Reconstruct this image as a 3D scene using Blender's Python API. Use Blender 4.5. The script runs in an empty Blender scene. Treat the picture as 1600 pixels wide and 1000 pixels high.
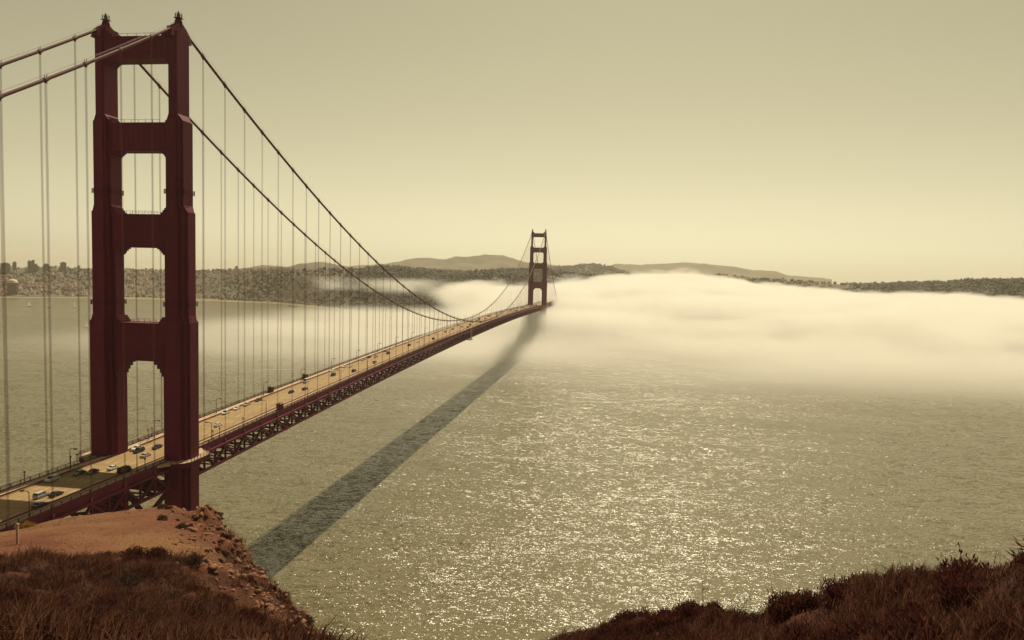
import bpy, bmesh, math, random
import numpy as np
from mathutils import Matrix, Vector, noise as mnoise

random.seed(7)
rng = np.random.default_rng(7)
R = math.radians
scene = bpy.context.scene
COL = scene.collection

# ------------------------------------------------------------------ camera
cam_data = bpy.data.cameras.new('camera')
cam_data.sensor_width = 36.0
cam_data.lens = 26.23
cam_data.clip_start = 0.2
cam_data.clip_end = 80000.0
cam = bpy.data.objects.new('camera', cam_data)
COL.objects.link(cam)
CAM = Vector((167.284, -243.821, 144.509))
_r, _u, _b = (0.989339, 0.143649, 0.023947), (-0.033131, 0.061883, 0.997533), (0.141813, -0.987692, 0.065982)
cam.matrix_world = Matrix(((_r[0], _u[0], _b[0], CAM.x), (_r[1], _u[1], _b[1], CAM.y), (_r[2], _u[2], _b[2], CAM.z), (0, 0, 0, 1)))
scene.camera = cam

# ------------------------------------------------------------------ sky, sun, exposure
SUN_EL, SUN_AZ = R(52.0), R(2.0)          # azimuth from the bridge axis (+Y) towards +X
world = bpy.data.worlds.new('World')
scene.world = world
world.use_nodes = True
wn, wl = world.node_tree.nodes, world.node_tree.links
wn.clear()
sky = wn.new('ShaderNodeTexSky')
sky.sky_type = 'NISHITA'
sky.sun_disc = False
sky.sun_elevation = SUN_EL
sky.sun_rotation = SUN_AZ
sky.altitude = 0.0
sky.air_density = 1.0
sky.dust_density = 0.7
sky.ozone_density = 1.0
bw = wn.new('ShaderNodeRGBToBW')
wl.new(sky.outputs[0], bw.inputs[0])
tone = wn.new('ShaderNodeMix'); tone.data_type = 'RGBA'; tone.blend_type = 'MULTIPLY'
tone.inputs[0].default_value = 1.0
tone.inputs[7].default_value = (1.0, 0.905, 0.575, 1)      # warm, dusty cast of the whole picture
wl.new(bw.outputs[0], tone.inputs[6])
bgn = wn.new('ShaderNodeBackground')
bgn.inputs[1].default_value = 0.1
wl.new(tone.outputs[2], bgn.inputs[0])
wout = wn.new('ShaderNodeOutputWorld')
wl.new(bgn.outputs[0], wout.inputs[0])

sun_data = bpy.data.lights.new('sun', 'SUN')
sun_data.energy = 5.0
sun_data.angle = R(0.53)
sun_data.color = (1.0, 0.85, 0.58)
sun = bpy.data.objects.new('sun', sun_data)
COL.objects.link(sun)
sv = Vector((math.sin(SUN_AZ) * math.cos(SUN_EL), math.cos(SUN_AZ) * math.cos(SUN_EL), math.sin(SUN_EL)))
sun.rotation_euler = sv.to_track_quat('Z', 'Y').to_euler()
sun.location = (0, 600, 900)

vs = scene.view_settings
vs.view_transform = 'Standard'
vs.look = 'None'
vs.gamma = 1.0
vs.exposure = 0.0
vs.use_curve_mapping = False
cy = scene.cycles
cy.use_denoising = True
cy.max_bounces = 10
cy.diffuse_bounces = 3
cy.glossy_bounces = 3
cy.transmission_bounces = 3
cy.volume_bounces = 6
cy.transparent_max_bounces = 8
cy.volume_max_steps = 256
cy.caustics_reflective = False
cy.caustics_refractive = False

# ------------------------------------------------------------------ helpers
class MB:
    """collects polygons for one mesh"""
    def __init__(self):
        self.v, self.f, self.m = [], [], []
    def add(self, verts, faces, mi=0):
        n = len(self.v)
        self.v.extend(verts)
        self.f.extend([tuple(i + n for i in f) for f in faces])
        self.m.extend([mi] * len(faces))
        return self
    def box(self, x0, x1, y0, y1, z0, z1, mi=0):
        v = [(x0, y0, z0), (x1, y0, z0), (x1, y1, z0), (x0, y1, z0), (x0, y0, z1), (x1, y0, z1), (x1, y1, z1), (x0, y1, z1)]
        return self.add(v, [(3, 2, 1, 0), (4, 5, 6, 7), (0, 1, 5, 4), (1, 2, 6, 5), (2, 3, 7, 6), (3, 0, 4, 7)], mi)
    def bar(self, a, b, w, h=None, up=(0, 0, 1), mi=0):
        """rectangular beam from a to b"""
        h = h or w
        a, b = Vector(a), Vector(b)
        d = (b - a).normalized()
        up = Vector(up)
        s = d.cross(up)
        if s.length < 1e-4:
            s = d.cross(Vector((1, 0, 0)))
        s.normalize()
        t = s.cross(d).normalized()
        v = []
        for p in (a, b):
            for i, j in ((-1, -1), (1, -1), (1, 1), (-1, 1)):
                v.append(tuple(p + s * (i * w / 2) + t * (j * h / 2)))
        return self.add(v, [(0, 1, 2, 3), (7, 6, 5, 4), (0, 4, 5, 1), (1, 5, 6, 2), (2, 6, 7, 3), (3, 7, 4, 0)], mi)
    def tube(self, pts, rad, n=8, mi=0, cap=True):
        pts = [Vector(p) for p in pts]
        k = len(pts)
        rads = rad if isinstance(rad, (list, tuple)) else [rad] * k
        v, f = [], []
        for i, p in enumerate(pts):
            d = (pts[min(i + 1, k - 1)] - pts[max(i - 1, 0)]).normalized()
            s = d.cross(Vector((0, 0, 1)))
            if s.length < 1e-3:
                s = d.cross(Vector((1, 0, 0)))
            s.normalize()
            t = s.cross(d)
            for j in range(n):
                a = 2 * math.pi * j / n
                v.append(tuple(p + (s * math.cos(a) + t * math.sin(a)) * rads[i]))
        for i in range(k - 1):
            for j in range(n):
                j2 = (j + 1) % n
                f.append((i * n + j, i * n + j2, (i + 1) * n + j2, (i + 1) * n + j))
        if cap:
            f.append(tuple(range(n - 1, -1, -1)))
            f.append(tuple((k - 1) * n + j for j in range(n)))
        return self.add(v, f, mi)
    def prism(self, poly, z0, z1, mi=0):
        n = len(poly)
        v = [(x, y, z0) for x, y in poly] + [(x, y, z1) for x, y in poly]
        f = [tuple(range(n - 1, -1, -1)), tuple(range(n, 2 * n))]
        f += [(i, (i + 1) % n, n + (i + 1) % n, n + i) for i in range(n)]
        return self.add(v, f, mi)
    def loft(self, polys, mi=0):
        """rings of equal length: list of lists of 3D points"""
        n = len(polys[0])
        v = [p for poly in polys for p in poly]
        f = [tuple(range(n - 1, -1, -1)), tuple((len(polys) - 1) * n + j for j in range(n))]
        for i in range(len(polys) - 1):
            for j in range(n):
                j2 = (j + 1) % n
                f.append((i * n + j, i * n + j2, (i + 1) * n + j2, (i + 1) * n + j))
        return self.add(v, f, mi)
    def mesh(self, name, mats, smooth=False):
        me = bpy.data.meshes.new(name)
        me.from_pydata([tuple(p) for p in self.v], [], self.f)
        for m in (mats if isinstance(mats, (list, tuple)) else [mats]):
            me.materials.append(m)
        if any(self.m):
            me.polygons.foreach_set('material_index', self.m)
        if smooth:
            me.polygons.foreach_set('use_smooth', [True] * len(me.polygons))
        me.update()
        return me

def link(name, me, parent=None, loc=None):
    o = bpy.data.objects.new(name, me)
    COL.objects.link(o)
    if parent is not None:
        o.parent = parent
    if loc is not None:
        o.location = loc
    return o

def build(mb, name, mats, parent=None, smooth=False, loc=None):
    return link(name, mb.mesh(name, mats, smooth), parent, loc)

def tag(o, label=None, cat=None, group=None, kind=None):
    if label: o['label'] = label
    if cat: o['category'] = cat
    if group: o['group'] = group
    if kind: o['kind'] = kind
    return o

def empty(name, loc, rz=0.0):
    o = bpy.data.objects.new(name, None)
    COL.objects.link(o)
    o.location = loc
    o.rotation_euler = (0, 0, rz)
    return o

def copy_tree(o, parent=None):
    c = o.copy()
    COL.objects.link(c)
    c.parent = parent
    for ch in o.children:
        copy_tree(ch, c)
    return c

def np_mesh(name, verts, faces, mats, smooth=False):
    """fast mesh from numpy arrays, all faces of equal size"""
    me = bpy.data.meshes.new(name)
    nv, nf, k = len(verts), len(faces), faces.shape[1]
    me.vertices.add(nv)
    me.vertices.foreach_set('co', np.asarray(verts, np.float32).ravel())
    me.loops.add(nf * k)
    me.loops.foreach_set('vertex_index', np.asarray(faces, np.int32).ravel())
    me.polygons.add(nf)
    me.polygons.foreach_set('loop_start', np.arange(0, nf * k, k, dtype=np.int32))
    if smooth:
        me.polygons.foreach_set('use_smooth', np.ones(nf, bool))
    for m in (mats if isinstance(mats, (list, tuple)) else [mats]):
        me.materials.append(m)
    me.update(calc_edges=True)
    me.validate()
    return me

def sstep(x):
    x = np.clip(x, 0, 1)
    return x * x * (3 - 2 * x)

_perm = rng.permutation(512)
def vnoise(x, y, seed=0):
    """2D value noise on arrays, about -1..1"""
    xi, yi = np.floor(x).astype(int), np.floor(y).astype(int)
    fx, fy = sstep(x - xi), sstep(y - yi)
    def h(i, j):
        return (_perm[(_perm[(i + seed * 31) & 511] + j) & 511] / 255.5) - 1.0
    a, b, c, d = h(xi, yi), h(xi + 1, yi), h(xi, yi + 1), h(xi + 1, yi + 1)
    return (a * (1 - fx) + b * fx) * (1 - fy) + (c * (1 - fx) + d * fx) * fy
def fbm(x, y, oct=4, seed=0):
    s, amp = 0, 1.0
    for o in range(oct):
        s = s + amp * vnoise(x * 2 ** o, y * 2 ** o, seed + o)
        amp *= 0.5
    return s

# ------------------------------------------------------------------ materials
def mat(name, col, rough=0.7, var=0.15, scale=0.5, bump=0.0, bscale=None, metal=0.0, island=0.0, spec=0.5, streak=None):
    m = bpy.data.materials.new(name)
    m.use_nodes = True
    n, l = m.node_tree.nodes, m.node_tree.links
    p = n['Principled BSDF']
    p.inputs['Roughness'].default_value = rough
    p.inputs['Metallic'].default_value = metal
    p.inputs['Specular IOR Level'].default_value = spec
    tc = n.new('ShaderNodeTexCoord')
    mp = n.new('ShaderNodeMapping')
    if streak: mp.inputs['Scale'].default_value = streak
    l.new(tc.outputs['Object'], mp.inputs[0])
    nz = n.new('ShaderNodeTexNoise')
    nz.inputs['Scale'].default_value = scale
    nz.inputs['Detail'].default_value = 5
    l.new(mp.outputs[0], nz.inputs['Vector'])
    rp = n.new('ShaderNodeMapRange')
    rp.inputs[1].default_value, rp.inputs[2].default_value = 0.3, 0.7
    rp.inputs[3].default_value, rp.inputs[4].default_value = 1 - var, 1 + var
    l.new(nz.outputs[0], rp.inputs[0])
    fac = rp.outputs[0]
    if island:
        g = n.new('ShaderNodeNewGeometry')
        r2 = n.new('ShaderNodeMapRange')
        r2.inputs[3].default_value, r2.inputs[4].default_value = 1 - island, 1 + island
        l.new(g.outputs['Random Per Island'], r2.inputs[0])
        mu = n.new('ShaderNodeMath'); mu.operation = 'MULTIPLY'
        l.new(fac, mu.inputs[0]); l.new(r2.outputs[0], mu.inputs[1])
        fac = mu.outputs[0]
    vm = n.new('ShaderNodeVectorMath'); vm.operation = 'SCALE'
    vm.inputs[0].default_value = col[:3]
    l.new(fac, vm.inputs['Scale'])
    l.new(vm.outputs[0], p.inputs['Base Color'])
    if bump:
        bn = n.new('ShaderNodeBump')
        bn.inputs['Strength'].default_value = 1.0
        bn.inputs['Distance'].default_value = bump
        nb = n.new('ShaderNodeTexNoise')
        nb.inputs['Scale'].default_value = bscale or scale * 4
        nb.inputs['Detail'].default_value = 6
        l.new(tc.outputs['Object'], nb.inputs['Vector'])
        l.new(nb.outputs[0], bn.inputs['Height'])
        l.new(bn.outputs[0], p.inputs['Normal'])
    return m

M = {}
M['paint'] = mat('bridge_orange_paint', (0.13, 0.0075, 0.034), 0.65, 0.22, 0.12, spec=0.2, streak=(1, 1, 0.15))
def plate_seams(m):
    """riveted plate joints: thin darker lines every few metres of height and every cell width"""
    n, l = m.node_tree.nodes, m.node_tree.links
    p = n['Principled BSDF']; src = p.inputs['Base Color'].links[0].from_socket
    tc = n.new('ShaderNodeTexCoord'); sp = n.new('ShaderNodeSeparateXYZ'); l.new(tc.outputs['Object'], sp.inputs[0])
    fac = None
    for out, per, w, dark in ((2, 5.4, 0.16, 0.72), (0, 1.07, 0.09, 0.86), (1, 1.07, 0.09, 0.86)):
        pp = n.new('ShaderNodeMath'); pp.operation = 'PINGPONG'; pp.inputs[1].default_value = per / 2
        l.new(sp.outputs[out], pp.inputs[0])
        r = n.new('ShaderNodeMapRange'); r.inputs[1].default_value, r.inputs[2].default_value = w * 0.5, w
        r.inputs[3].default_value, r.inputs[4].default_value = dark, 1.0
        l.new(pp.outputs[0], r.inputs[0])
        if fac is None: fac = r.outputs[0]
        else:
            mu = n.new('ShaderNodeMath'); mu.operation = 'MULTIPLY'; l.new(fac, mu.inputs[0]); l.new(r.outputs[0], mu.inputs[1]); fac = mu.outputs[0]
    vm = n.new('ShaderNodeVectorMath'); vm.operation = 'SCALE'
    l.new(src, vm.inputs[0]); l.new(fac, vm.inputs['Scale']); l.new(vm.outputs[0], p.inputs['Base Color'])
plate_seams(M['paint'])
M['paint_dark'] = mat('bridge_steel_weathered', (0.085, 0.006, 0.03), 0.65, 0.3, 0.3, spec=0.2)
M['cable'] = mat('cable_orange_paint', (0.11, 0.011, 0.02), 0.65, 0.15, 0.3)
M['rope'] = mat('hanger_rope_paint', (0.17, 0.045, 0.05), 0.6, 0.1, 0.5)
M['road'] = mat('roadway_asphalt', (0.29, 0.19, 0.085), 0.85, 0.14, 0.12, bump=0.01, bscale=3, streak=(2.5, 0.08, 1))
M['joint'] = mat('deck_joint_steel', (0.06, 0.045, 0.03), 0.7, 0.2, 1.0)
M['walk'] = mat('sidewalk_concrete', (0.46, 0.34, 0.23), 0.85, 0.12, 0.4)
M['line'] = mat('lane_paint', (0.6, 0.52, 0.38), 0.7, 0.2, 1.0)
M['concrete'] = mat('concrete', (0.36, 0.31, 0.25), 0.85, 0.2, 0.15)
M['dark_metal'] = mat('dark_lamp_metal', (0.10, 0.035, 0.03), 0.55, 0.15, 1.0)
M['lens'] = mat('lamp_lens', (0.55, 0.5, 0.4), 0.2, 0.05, 1.0)
M['tyre'] = mat('tyre_rubber', (0.02, 0.02, 0.02), 0.8, 0.1, 2.0)
M['rim'] = mat('wheel_rim', (0.45, 0.45, 0.45), 0.35, 0.05, 2.0, metal=0.8)
M['glass'] = mat('car_glass', (0.02, 0.022, 0.025), 0.08, 0.05, 1.0)
M['head'] = mat('headlight_lens', (0.8, 0.8, 0.78), 0.1, 0.02, 1.0)
M['tail'] = mat('taillight_lens', (0.5, 0.03, 0.02), 0.2, 0.02, 1.0)
CARCOL = {'white': (0.78, 0.76, 0.72), 'silver': (0.45, 0.45, 0.45), 'black': (0.018, 0.018, 0.02), 'dark grey': (0.07, 0.07, 0.075),
          'dark blue': (0.02, 0.03, 0.08), 'red': (0.35, 0.02, 0.02), 'beige': (0.5, 0.42, 0.3)}
for k, c in CARCOL.items():
    M['car ' + k] = mat('car_paint_' + k.replace(' ', '_'), c, 0.22, 0.04, 1.0)
M['trees'] = mat('distant_tree_foliage', (0.058, 0.05, 0.034), 0.9, 0.35, 0.006, island=0.5)
M['grassland'] = mat('shore_grass', (0.17, 0.15, 0.065), 0.95, 0.3, 0.01, bump=1.0, bscale=0.05)
M['city_ground'] = mat('city_ground', (0.10, 0.085, 0.06), 0.95, 0.4, 0.012, bump=2.0, bscale=0.03)
M['mountain'] = mat('mountain_scrub', (0.10, 0.085, 0.05), 0.95, 0.35, 0.003, bump=6.0, bscale=0.01)
M['sand'] = mat('beach_sand', (0.42, 0.34, 0.22), 0.95, 0.15, 0.02)
M['house'] = mat('pale_house_wall', (0.46, 0.39, 0.31), 0.85, 0.1, 0.02, island=0.7)
M['house_white'] = mat('white_house_wall', (0.42, 0.36, 0.29), 0.85, 0.1, 0.05)
M['house_tan'] = mat('tan_house_wall', (0.25, 0.19, 0.14), 0.85, 0.1, 0.05)
M['roof'] = mat('house_roof', (0.16, 0.10, 0.07), 0.85, 0.2, 0.05, island=0.4)
M['tower_wall'] = mat('apartment_tower_wall', (0.27, 0.22, 0.18), 0.8, 0.15, 0.05)
M['tower_glass'] = mat('apartment_window_band', (0.07, 0.065, 0.06), 0.25, 0.1, 0.2)
M['drum'] = mat('rotunda_stone', (0.13, 0.095, 0.07), 0.85, 0.15, 0.05)
M['dome'] = mat('dome_plaster', (0.62, 0.50, 0.36), 0.7, 0.1, 0.05)
M['hull'] = mat('boat_hull', (0.6, 0.58, 0.55), 0.4, 0.05, 0.3)
M['hull_dark'] = mat('dark_hull', (0.06, 0.055, 0.05), 0.6, 0.1, 0.3)
M['foam'] = mat('wake_foam', (0.55, 0.53, 0.45), 0.9, 0.2, 0.1)
M['rock'] = mat('cliff_rock', (0.22, 0.105, 0.06), 0.95, 0.35, 0.8, bump=0.08, bscale=3)
M['bark'] = mat('shrub_wood', (0.07, 0.04, 0.03), 0.9, 0.2, 5.0)
M['post'] = mat('weathered_post', (0.42, 0.30, 0.22), 0.8, 0.2, 3.0)

def blade_mat(name, col, col2, trans=0.45):
    m = bpy.data.materials.new(name)
    m.use_nodes = True
    n, l = m.node_tree.nodes, m.node_tree.links
    n.remove(n['Principled BSDF'])
    g = n.new('ShaderNodeNewGeometry')
    mx = n.new('ShaderNodeMix'); mx.data_type = 'RGBA'
    mx.inputs[6].default_value = (*col, 1); mx.inputs[7].default_value = (*col2, 1)
    l.new(g.outputs['Random Per Island'], mx.inputs[0])
    d = n.new('ShaderNodeBsdfDiffuse'); t = n.new('ShaderNodeBsdfTranslucent')
    l.new(mx.outputs[2], d.inputs[0]); l.new(mx.outputs[2], t.inputs[0])
    s = n.new('ShaderNodeMixShader'); s.inputs[0].default_value = trans
    l.new(d.outputs[0], s.inputs[1]); l.new(t.outputs[0], s.inputs[2])
    l.new(s.outputs[0], n['Material Output'].inputs[0])
    return m
M['grass'] = blade_mat('dry_grass_blade', (0.026, 0.011, 0.011), (0.20, 0.092, 0.06))
M['sail'] = blade_mat('sail_cloth', (0.8, 0.78, 0.72), (0.88, 0.86, 0.8), 0.55)
M['leaf'] = blade_mat('dry_shrub_leaf', (0.045, 0.017, 0.017), (0.13, 0.045, 0.035), 0.35)
M['leaf_grey'] = blade_mat('grey_shrub_leaf', (0.05, 0.035, 0.03), (0.12, 0.085, 0.06), 0.3)
M['leaf_yellow'] = blade_mat('yellow_shrub_leaf', (0.22, 0.12, 0.02), (0.42, 0.25, 0.04), 0.3)

WAVE = 1.5
def water_material():
    m = bpy.data.materials.new('bay_water')
    m.use_nodes = True
    n, l = m.node_tree.nodes, m.node_tree.links
    p = n['Principled BSDF']
    p.inputs['Base Color'].default_value = (0.125, 0.107, 0.055, 1)
    p.inputs['Roughness'].default_value = 0.16
    p.inputs['IOR'].default_value = 1.33
    tc = n.new('ShaderNodeTexCoord')
    # sea slopes summed over four sizes of wave: swell, chop, wavelets, ripples (slope added to the upright normal)
    total = None
    for sc, amp, st, rot in ((0.06, 0.22, (0.45, 1.0, 1), 0.3), (0.22, 0.45, (0.5, 1.0, 1), 0.12), (0.7, 0.85, (0.5, 1.0, 1), -0.1), (1.9, 1.1, (0.6, 1, 1), 0.3)):
        mp = n.new('ShaderNodeMapping')
        mp.inputs['Rotation'].default_value = (0, 0, rot)
        mp.inputs['Scale'].default_value = st
        l.new(tc.outputs['Object'], mp.inputs[0])
        nz = n.new('ShaderNodeTexNoise')
        nz.inputs['Scale'].default_value = sc
        nz.inputs['Detail'].default_value = 1.5
        l.new(mp.outputs[0], nz.inputs['Vector'])
        ma = n.new('ShaderNodeVectorMath'); ma.operation = 'MULTIPLY_ADD'
        k = amp * WAVE
        ma.inputs[1].default_value = (k * 0.75, k, 0)
        ma.inputs[2].default_value = (-k * 0.375, -k * 0.5, 0)
        l.new(nz.outputs['Color'], ma.inputs[0])
        if total is None: total = ma.outputs[0]
        else:
            ad = n.new('ShaderNodeVectorMath'); ad.operation = 'ADD'
            l.new(total, ad.inputs[0]); l.new(ma.outputs[0], ad.inputs[1]); total = ad.outputs[0]
    # gusts and current lanes: stretched patches where the chop is higher or lower
    lane = n.new('ShaderNodeTexNoise'); lane.inputs['Scale'].default_value = 0.011; lane.inputs['Detail'].default_value = 5
    mp = n.new('ShaderNodeMapping'); mp.inputs['Scale'].default_value = (0.28, 1, 1); mp.inputs['Rotation'].default_value = (0, 0, 0.18)
    l.new(tc.outputs['Object'], mp.inputs[0]); l.new(mp.outputs[0], lane.inputs['Vector'])
    lr = n.new('ShaderNodeMapRange'); lr.inputs[1].default_value, lr.inputs[2].default_value = 0.35, 0.65
    lr.inputs[3].default_value, lr.inputs[4].default_value = 0.72, 1.2
    l.new(lane.outputs[0], lr.inputs[0])
    sc_ = n.new('ShaderNodeVectorMath'); sc_.operation = 'SCALE'
    l.new(total, sc_.inputs[0]); l.new(lr.outputs[0], sc_.inputs['Scale']); total = sc_.outputs[0]
    ad = n.new('ShaderNodeVectorMath'); ad.operation = 'ADD'; ad.inputs[1].default_value = (0, 0, 1)
    l.new(total, ad.inputs[0])
    nm = n.new('ShaderNodeVectorMath'); nm.operation = 'NORMALIZE'
    l.new(ad.outputs[0], nm.inputs[0]); l.new(nm.outputs[0], p.inputs['Normal'])
    # wind lanes: patches of smoother and rougher water
    nz = n.new('ShaderNodeTexNoise'); nz.inputs['Scale'].default_value = 0.006; nz.inputs['Detail'].default_value = 4
    mp = n.new('ShaderNodeMapping'); mp.inputs['Scale'].default_value = (0.35, 1, 1); mp.inputs['Rotation'].default_value = (0, 0, 0.3)
    l.new(tc.outputs['Object'], mp.inputs[0]); l.new(mp.outputs[0], nz.inputs['Vector'])
    rr = n.new('ShaderNodeMapRange'); rr.inputs[1].default_value, rr.inputs[2].default_value = 0.3, 0.7
    rr.inputs[3].default_value, rr.inputs[4].default_value = 0.20, 0.28
    l.new(nz.outputs[0], rr.inputs[0]); l.new(rr.outputs[0], p.inputs['Roughness'])
    return m
M['water'] = water_material()

# ------------------------------------------------------------------ water
wb = MB()
ring = [(13000 * math.cos(2 * math.pi * i / 64), 3000 + 13000 * math.sin(2 * math.pi * i / 64), 0.0) for i in range(64)]
wb.add(ring, [tuple(range(64))])
tag(build(wb, 'water', M['water']), 'broad rippled bay water glittering under the bridge', kind='structure')

# ------------------------------------------------------------------ far land (surveyed crest points, x y z in metres)
CREST = [(-3409.9,2142.4,94.6),(-3135.9,2509.2,97.2),(-2678.2,2845.4,111),(-2514,2923.7,112.5),(-2340.7,2999.7,117.2),(-2084.5,3062.2,114.4),(-1839.9,3041.5,117),(-1572.1,2908.1,122.4),(-1337.7,2804.9,130.1),(-1112.6,2689.1,137.1),(-852.3,2577.6,137.3),(-727.7,2514.6,147.2),(-644.1,2488.2,146.4),(-561.8,2459.6,141),(-503.8,2423,137.5),(-442.6,2406.9,136.6),(-357,2404.8,134),(-266.4,2421.1,145.4),(-197.9,2431.4,149.4),(-159.1,2456.5,150.4),(-88.7,2504.3,147.6),(14.9,2552,138.3),(145.1,2606.1,122.1)]
SHORE = [(-3105,1935),(-2634.8,2088),(-2095.9,2210),(-1985,2280),(-1850,2365),(-1650,2420),(-1450,2447),(-1270,2430),(-1100,2402),(-880,2240),(-660,2042),(-560,2015),(-510,2003),(-460,1990),(-420,1965),(-380,1930),(-300,1860),(-200,1730),(-120,1620),(-40,1580),(40,1600),(150,1700),(320,1950)]
MIDHILL = [(-2412.7,4271,94.3),(-2241.3,4364.7,123.7),(-2163.3,4404.7,142.7),(-1982.8,4380.8,134),(-1868.9,4322.8,156.7),(-1781.4,4360.8,171.5),(-1707.1,4391.5,169.5),(-1608.8,4430.1,147.2),(-1454.2,4486,126.1)]
MOUNT = [(-2760.5,6769.6,111.1),(-2415.8,6903.7,158),(-2118.4,7004.3,191.4),(-1887.5,7073.1,248.9),(-1739.2,7113.2,252.8),(-1601.7,7147.4,243.5),(-1489,7173.5,272.3),(-1349.9,7203.2,275.9),(-1210.4,7230.3,301.4),(-1108,7248.4,294.9),(-1018.4,7263.1,301),(-901.9,7280.6,267.5),(-772.2,7297.9,231.8),(-539.5,7323.2,217.9),(-280.3,7343,185.1),(-22.2,7353.8,159)]
TREERIDGE = [(-493.6,4308.5,140.1),(-279.7,4334.4,172),(-162.7,4344.3,182),(-104.4,4348.1,191),(19.9,4353.8,198),(90,4355.5,192),(129,4356,181),(226.6,4355.8,145)]
FARRIDGE = [(-149.8,9250.9,160.7),(103.1,9256,263.1),(365.6,9254.1,253),(640.1,9244.4,275),(988,9220.7,298.3),(1179.2,9202.1,286.5),(1554.8,9154.3,255.5),(1739.5,9125.2,220.9),(2005.8,9076.6,215.5),(2134.8,9050.2,168.9),(2614.7,8935.5,136.2)]
HEAD = [(490.2,4044,116.3),(683.8,3924.3,146.5),(768.2,3811.9,142.1),(846.5,3698.1,131.5),(898,3638,130.1),(1052.7,3451.6,123.5),(1152.5,3322.6,119),(1243.3,3191.6,117.7),(1263.4,3132.7,121.9),(1320.2,3060.8,127.1),(1367.9,2937.2,132.7),(1411,2866.8,134.8),(1459.6,2792.6,146.7),(1513.2,2714.4,148.9),(1578.6,2628.1,149.2),(1758.9,2416.4,148),(1945,2172.7,141.8)]

TREERIDGE = [(CAM.x + (x - CAM.x) * 1.4, CAM.y + (y - CAM.y) * 1.4, CAM.z + (z - CAM.z) * 1.4 - 8) for x, y, z in TREERIDGE]
def resample(pts, n):
    p = np.array(pts, float)
    s = np.concatenate([[0], np.cumsum(np.linalg.norm(np.diff(p[:, :2], axis=0), axis=1))])
    t = np.linspace(0, s[-1], n)
    return np.stack([np.interp(t, s, p[:, k]) for k in range(p.shape[1])], 1)

def ridge_grid(foot, crest, nu, nt, prof, back, rough, seed, foot_z=-3.0, index=False):
    """ground from a foot line up to a crest line and down a back slope; returns grid (nu, nt+nb, 3)"""
    if index:      # keep the pairing of the two lists
        i = np.linspace(0, len(crest) - 1, nu)
        F = np.stack([np.interp(i, range(len(foot)), np.array(foot, float)[:, k]) for k in range(2)], 1)
        K = np.stack([np.interp(i, range(len(crest)), np.array(crest, float)[:, k]) for k in range(3)], 1)
    else:
        F, K = resample(foot, nu), resample(crest, nu)
    rows = []
    for t in np.linspace(0, 1, nt):
        xy = F[:, :2] * (1 - t) + K[:, :2] * t
        z = foot_z + (K[:, 2] - foot_z) * prof(t)
        z = z + rough * fbm(xy[:, 0] / 160, xy[:, 1] / 160, 4, seed) * min(1, t * 3) * (1 - t) ** 0.5 * (t > 0.1)
        z = z + rough * 0.22 * fbm(xy[:, 0] / 70, xy[:, 1] / 70, 3, seed + 7) * (t > 0.3)
        rows.append(np.concatenate([xy, z[:, None]], 1))
    d = K[:, :2] - F[:, :2]
    d = d / np.linalg.norm(d, axis=1)[:, None]
    for s in (0.15, 0.4, 0.7, 1.0):
        xy = K[:, :2] + d * back * s
        z = K[:, 2] * (1 - s) - 5 * s + rough * fbm(xy[:, 0] / 160, xy[:, 1] / 160, 3, seed) * (1 - s)
        rows.append(np.concatenate([xy, z[:, None]], 1))
    return np.stack(rows, 1)

def grid_obj(name, g, mats, label, face_mat=None):
    nu, nt, _ = g.shape
    idx = np.arange(nu * nt).reshape(nu, nt)
    f = np.stack([idx[:-1, :-1], idx[1:, :-1], idx[1:, 1:], idx[:-1, 1:]], -1).reshape(-1, 4)
    me = np_mesh(name, g.reshape(-1, 3), f, mats, True)
    if face_mat is not None:
        me.polygons.foreach_set('material_index', face_mat.reshape(-1).astype(np.int32))
    return tag(link(name, me), label, kind='structure')

def foot_of(crest, dist, c=CAM):
    out = []
    for p in crest:
        d = np.array([p[0] - c.x, p[1] - c.y]); d /= np.linalg.norm(d)
        out.append((p[0] - d[0] * dist, p[1] - d[1] * dist))
    return out

# shore with city and wooded hills
prof_city = lambda t: 0.03 + 0.97 * float(sstep((t - 0.14) / 0.86)) if t > 0.02 else 0.0
CREST = [(x, y, z - (9 if x < -1400 else 4)) for x, y, z in CREST]
gA = ridge_grid(SHORE, CREST, 221, 46, prof_city, 900, 9, 3, index=True)
gA[:, 1, 2] = 1.2
gA[:, 2:6, 2] = np.maximum(gA[:, 2:6, 2], 3.0)
nu, nt = gA.shape[0] - 1, gA.shape[1] - 1
ui, ti = np.meshgrid(np.arange(nu) / nu, np.arange(nt), indexing='ij')
fm = np.where(ti < 1, 2, np.where((ti < 7) & (ui > 0.2), 1, 0))
shore = grid_obj('shore_hills', gA, [M['city_ground'], M['grassland'], M['sand']], 'low shore with city slopes and dark wooded hills across the bay', fm)
gM = ridge_grid(foot_of(MIDHILL, 700), MIDHILL, 60, 16, lambda t: float(sstep(t)), 700, 14, 9)
grid_obj('hill', gM, [M['city_ground']], 'low pale hill rising behind the wooded shore')
gB = ridge_grid(foot_of(MOUNT, 1500), MOUNT, 160, 30, lambda t: t ** 1.2, 1500, 22, 12)
grid_obj('mountain', gB, [M['mountain']], 'hazy rounded mountain with two summits left of the far tower')
gT = ridge_grid(foot_of(TREERIDGE, 600), TREERIDGE, 60, 14, lambda t: float(sstep(t)), 600, 6, 14)
grid_obj('wooded_ridge', gT, [M['city_ground']], 'short tree-topped ridge just right of the far tower')
gF = ridge_grid(foot_of(FARRIDGE, 1500), FARRIDGE, 90, 18, lambda t: t ** 1.2, 1200, 18, 15)
grid_obj('far_ridge', gF, [M['mountain']], 'faint far ridge above the fog bank')
gH = ridge_grid(foot_of(HEAD, 520), HEAD, 140, 26, lambda t: float(sstep(t)), 900, 6, 17)
grid_obj('headland', gH, [M['city_ground']], 'long low headland above the fog at right')

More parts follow.
